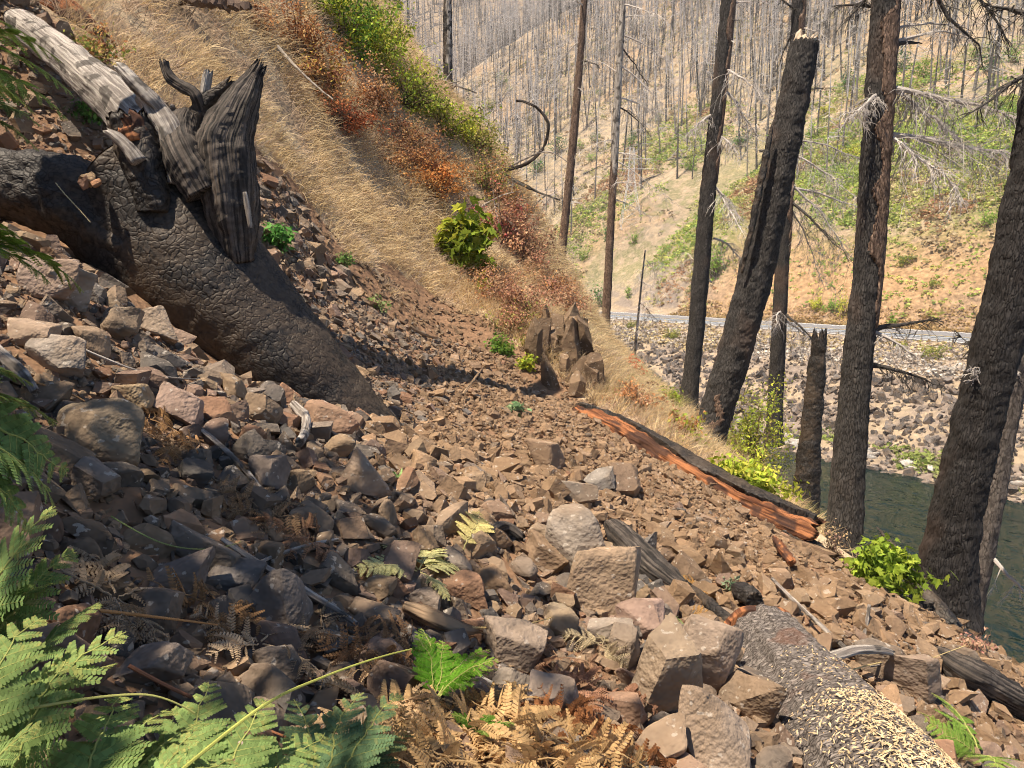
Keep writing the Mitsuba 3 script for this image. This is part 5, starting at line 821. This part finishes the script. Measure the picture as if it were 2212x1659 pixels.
# green shrubs that can be told apart
def far_hit(px, py, lo=85, hi=420):
    dd = ray(px, py); t = np.linspace(lo, hi, 900); q = dd * t[:, None]; under = q[:, 2] < far_ground(q[:, 0], q[:, 1]); return q[np.argmax(under)] if under.any() else q[-1]
DG = [(.05,.11,.035),(.07,.15,.04),(.09,.18,.05),(.05,.12,.05)]; MG = [(.12,.21,.04),(.16,.26,.05),(.2,.3,.06)]; YL = [(.36,.38,.05),(.42,.42,.06),(.28,.32,.05)]
FAR = [(1295,630,58,74,DG,'big round dark green bush beside the road'),(1357,628,26,38,MG,'small light green bush right of the round dark one'),(1370,512,36,40,MG,'light green bush on the bare slope right of the pale trunk'),(1240,590,40,40,MG,'green bush left of the slim reddish trunk foot'),(1205,310,56,54,DG,'dark green bush on the slope above the lattice tower'),(1160,355,60,44,DG,'wide dark green bush left of the lattice tower'),(1252,310,30,40,MG,'light green bush between the slim reddish and pale trunks, higher one'),(1278,338,34,26,MG,'light green low bush below it between the slim trunks'),(1285,295,34,36,DG,'dark green bush between the slim trunks'),(1365,300,56,54,DG,'large green bush right of the pale trunk high on the slope'),(1492,352,44,36,MG,'green bush left of the tall burnt trunk'),(1540,560,70,110,MG,'tall green thicket left of the leaning trunk above the road'),(1500,600,50,70,OLIVE,'olive bush at the roadside left of the tall burnt trunk'),(1800,655,50,50,MG,'light green bush by the road left of the big straight trunk'),(1822,660,30,70,YL,'bright yellow bush against the big straight trunk'),(1765,655,36,40,YL,'yellow-green bush by the road between the trunks'),
 (1083,170,40,40,DG,'dark green bush among burnt trees far up at the left'),(1100,190,26,26,MG,'small green bush low among the burnt trees at left'),(1170,165,20,22,DG,'small dark bush on the burnt slope'),(1210,210,24,26,DG,'small dark green bush above the hooked branch'),(1180,246,16,18,MG,'tiny green bush by the hooked branch'),(1295,200,22,24,DG,'dark bush behind the slim trunk'),(1130,140,24,24,OLIVE,'olive bush on the burnt ridge'),(1300,105,24,24,MG,'light green bush high between the slim trunks'),(1280,170,20,22,DG,'dark bush beside the slim reddish trunk'),(1945,130,60,60,DG,'dark green tree among the burnt trees right of the big trunk'),(1990,150,44,50,MG,'green young tree right of the dark one'),(2140,130,70,60,DG,'dark green young trees high at the right edge'),(1830,170,40,56,DG,'dark green young tree left of the big straight trunk'),(2190,115,50,50,MG,'light green tree at the right edge'),(1780,240,40,24,YL,'yellow bush left of the big straight trunk'),(1760,280,50,44,MG,'green bush behind the leaning trunk top'),(1680,300,60,40,MG,'green bush between the leaning trunk and the big trunk'),(1600,300,60,44,DG,'green bush left of the leaning trunk'),(1500,330,30,24,YL,'yellow low bush'),
 (1835,330,70,40,YL,'yellow bush left beside the big trunk at mid slope'),(1450,720,40,36,OLIVE,'olive bush on the river side of the road'),(1363,700,24,30,OLIVE,'dark small bush below the guardrail at left'),(2015,765,70,60,OLIVE,'green bush below the guardrail near the right trunk'),(1945,745,30,24,OLIVE,'small bush below the guardrail'),(1930,690,24,30,MG,'small green bush on the cut bank'),(2020,610,26,26,OLIVE,'olive bush on the orange cut bank'),(1960,560,40,20,OLIVE,'low bush at the top of the orange cut bank'),(2185,250,60,60,MG,'light green bush at the right edge of the slope'),(2150,330,70,50,MG,'wide green bush low on the right slope'),(2130,470,60,50,MG,'green bush above the orange cut bank'),(1420,330,20,20,OLIVE,'small olive bush on the bare slope'),(1310,500,20,50,DG,'narrow dark bush beside the pale trunk'),(1260,545,40,40,MG,'green bush at the foot of the spur skyline'),(1425,255,24,30,DG,'dark bush in the burnt trees left of the tall trunk'),(1340,160,22,24,DG,'dark bush behind the pale trunk'),(2110,110,40,40,MG,'green tree between the burnt trees at upper right'),(1060,225,36,30,OLIVE,'olive bush at the left end of the burnt slope'),(1145,255,30,36,OLIVE,'olive bush left of the hooked branch')]
for i, (px, py, w, h, cols, lab) in enumerate(FAR):
    p = far_hit(px, py + h * .42); u = np.linalg.norm(p) / FOC; half = np.array([w * u / 2, w * u / 2, h * u / 2]); words = lab.split()
    bush('green_bush', lab if len(words) > 3 else lab + ' on the far slope', 'bush', p + [0, 0, half[2] * .8], half * 1.1, np.array(cols) * 1.6, 520 if w > 30 else 260, max(.3, .12 * half.max()), 'oval', 9, 600 + i, base=p)
# burnt snags on the far hill
def snag(seed, h=26.0):
    r = np.random.default_rng(8000 + seed); rad = h * .0085 * r.uniform(.8, 1.3); u = np.linspace(0, 1, 7); P = np.stack([np.cumsum(r.normal(0, .05, 7)) * u, np.cumsum(r.normal(0, .05, 7)) * u, -1 + (h + 1) * u], 1); b = Bag(); tone = r.uniform(.8, 1.2)
    v, f = tubes(P[None, :4], (rad * (1 - .75 * u[:4]))[None], 6); b.many(v, f, np.array([[.11, .1, .095]]) * tone * r.uniform(.5, 1.5)); v, f = tubes(P[None, 3:], (rad * (1 - .75 * u[3:]))[None], 6); b.many(v, f, np.array([[.36, .34, .33]]) * tone)
    n = int(r.integers(8, 60)) if seed < 12 else 22; t = r.uniform(.22, .98, n); a = r.uniform(0, 6.28, n); l = (1 - t) ** .7 * h * .15 * r.uniform(.3, 1.2, n) + .4; z = -1 + (h + 1) * t; c = np.stack([np.interp(t, u, P[:, 0]), np.interp(t, u, P[:, 1]), z], 1); d = np.stack([np.cos(a), np.sin(a), r.normal(-.25, .25, n)], 1)
    q = np.stack([c, c + d * l[:, None] - np.array([0, 0, .2]) * l[:, None]], 1); v, f = tubes(q, np.array([.055, .025]) * np.ones((n, 1)), 3); b.many(v, f, np.array([.44, .42, .41]) * tone * r.uniform(.75, 1.3, (n, 1)))
    return np.vstack(b.v), np.vstack(b.f), np.vstack(b.c)
SN = [snag(i) for i in range(16)]; SNP = [mikit.ply((v, f), 'mat_matte', uv=c) for v, f, c in SN]
n = 12500; s, d = rng.uniform(-90, 330, n), 16 + 300 * rng.random(n) ** .8; p = road_pt(s, d, 0); q = np.stack([p[:, 0], p[:, 1], 0 * s], 1)
dens = np.clip((d - 40 + np.clip(s - 40, 0, 80) * .25) / 16, .0, 1) * np.clip(.3 + d / 130, .3, 1) * np.clip(.35 + patch(q, 81, 40), 0, 1) * np.where(s > 40, .75, 1.0); ok = (rng.random(n) < dens) & (np.abs(p[:, 0]) < .74 * p[:, 1]) & (p[:, 1] > 60) & (p[:, 1] < 430); p = p[ok]; z = far_ground(p[:, 0], p[:, 1]); pos = np.stack([p[:, 0], p[:, 1], z], 1)
px = PW / 2 + FOC * pos[:, 0] / pos[:, 1]; o = np.argsort(np.linalg.norm(pos, axis=1) + 400 * (px < 940)); pos = pos[o]; h = rng.uniform(.5, 1.25, len(pos)) * np.where(rng.random(len(pos)) < .22, .45, 1); yaw = rng.uniform(0, 360, len(pos)); lean = rng.normal(0, 3.2, (len(pos), 2)); b = Bag()
for i in range(len(pos)):
    M = T().translate(pos[i].tolist()).rotate([1, 0, 0], lean[i, 0]).rotate([0, 1, 0], lean[i, 1]).rotate([0, 0, 1], yaw[i]).scale([h[i] ** .6, h[i] ** .6, h[i]])
    if i < 280:
        qx = PW / 2 + FOC * pos[i][0] / pos[i][1]; zone = 'left of the tall pale trunk' if qx < 1330 else 'between the pale trunk and the leaning trunk' if qx < 1690 else 'right of the leaning trunk' if qx < 1890 else 'right of the big straight trunk'
        k = thing('far_snag', 'dead burnt conifer on the far hillside ' + zone, 'burnt tree', 'far burnt trees ' + zone); scene[k] = {**SNP[i % 12], 'to_world': M}
    else:
        m = np.array(M.matrix); v, f, c = SN[i % 12]; b.add(v @ m[:3, :3].T + m[:3, 3], f, uv=c)
stuff('burnt_forest', b.ply('mat_matte'), 'burnt grey forest thinning out over the upper far hillside', 'burnt forest'); NSN = len(pos)
n = 2200; u, Y = rng.uniform(-.2, .16, n), rng.uniform(480, 850, n); x, y = u * Y, Y; z = ridge_ground(x, y); b = Bag()
for i in range(n):
    v, f, c = SN[12 + i % 4]; a = yaw[i % len(yaw)]; ca, sa = math.cos(a), math.sin(a); g = rng.uniform(.8, 1.5); b.add((v * [g * 1.5, g * 1.5, g]) @ np.array([[ca, sa, 0], [-sa, ca, 0], [0, 0, 1]]) + [x[i], y[i], z[i]], f, uv=c)
stuff('ridge_forest', b.ply('mat_matte'), 'dense grey burnt forest on the distant ridge at the top left', 'burnt forest')
# dead logs lying on the far slope and bleached trees on the bank
def fallen(name, label, a, c, r, col, twigs, seed, cat='fallen tree'):
    k = thing(name, label, cat); p0, p1 = [far_hit(*q) + [0, 0, r + .25] for q in (a, c)]; b = Bag(); rr = np.random.default_rng(seed); limb(b, p0, p1, r, rr, col, twigs, .02, 2, .3); scene[k] = b.ply('mat_matte')
fallen('fallen_tree', 'bleached fallen tree with many branches on the bank across the river', (1850,870), (1935,775), .22, (.6,.57,.53), 34, 1)
fallen('fallen_tree', 'second bleached fallen tree with spread branches right of the big trunk', (1880,850), (2050,800), .2, (.5,.46,.42), 40, 2)
fallen('fallen_tree', 'pile of bleached branches behind the black broken snag', (1790,940), (1860,860), .2, (.58,.54,.5), 44, 3)
fallen('fallen_tree', 'pale fallen branches above the green bush below the road', (1690,935), (1780,950), .12, (.55,.5,.46), 30, 4)
fallen('fallen_tree', 'bleached driftwood at the far water edge', (2000,985), (2060,1010), .12, (.5,.46,.4), 20, 5)
for i, (a, c) in enumerate([((1430,335),(1530,355)),((1440,350),(1500,340)),((1260,380),(1330,345)),((1700,318),(1850,315)),((1640,330),(1720,325)),((2080,285),(2200,270)),((1380,400),(1440,375)),((1475,345),(1530,330)),((1110,300),(1150,285))]): fallen('fallen_log', 'dark fallen trunk lying on the far hillside', a, c, .28, (.12,.11,.105), 6, 20 + i, 'fallen log'); labels[[k for k in labels if k.startswith('fallen_log')][-1]]['group'] = 'dark fallen trunks on the far hillside'
# lattice tower
tw = thing('lattice_tower', 'faint white lattice power tower on the far slope left of the slim trunks', 'power tower'); p = far_hit(1362, 480); hgt = 150 / FOC * np.linalg.norm(p); hw = np.array([[-1,-1],[1,-1],[1,1],[-1,1]]); lv = np.linspace(0, 1, 9); wd = np.interp(lv, [0, .62, 1], [2.6, .75, .5]); b = Bag()
for q in hw:
    leg = np.stack([p[0] + q[0] * wd, p[1] + q[1] * wd, p[2] - 2 + (hgt + 2) * lv], 1); v, f = tubes(leg[None], np.full((1, 9), .055), 4); bb = Bag(); bb.many(v, f, np.array([[.62, .63, .64]])); part(tw, 'leg', bb.ply('mat_matte'))
seg = []
for i in range(8):
    c = [np.stack([p[0] + q[0] * wd[i:i + 2], p[1] + q[1] * wd[i:i + 2], np.repeat(p[2] - 2, 2) + (hgt + 2) * lv[i:i + 2]], 1) for q in hw]
    for j in range(4): seg += [np.stack([c[j][0], c[(j + 1) % 4][1]]), np.stack([c[j][1], c[(j + 1) % 4][0]]), np.stack([c[j][1], c[(j + 1) % 4][1]])]
v, f = tubes(np.array(seg), np.full((len(seg), 2), .03), 3); b = Bag(); b.many(v, f, np.full((len(seg), 3), .6)); part(tw, 'lattice', b.ply('mat_matte'))
arms = np.array([[[p[0] - 5, p[1], p[2] + hgt * f0], [p[0] + 5, p[1], p[2] + hgt * f0]] for f0 in (.72, .86)]); v, f = tubes(arms, np.full((2, 2), .05), 4); b = Bag(); b.many(v, f, np.full((2, 3), .6)); part(tw, 'cross_arms', b.ply('mat_matte'))

# ------------------------------------------------------------------ air
scene['air'] = {'type': 'homogeneous', 'albedo': {'type': 'rgb', 'value': [.92, .945, .97]}, 'sigma_t': .00024}
scene['haze'] = {'type': 'cube', 'bsdf': {'type': 'null'}, 'interior': {'type': 'ref', 'id': 'air'}, 'to_world': T().translate([20, 480, 210]).scale([900, 560, 260])}
labels['haze'] = {'kind': 'stuff', 'label': 'thin summer haze over the valley', 'category': 'haze'}
scene['camera']['medium'] = {'type': 'ref', 'id': 'air'}
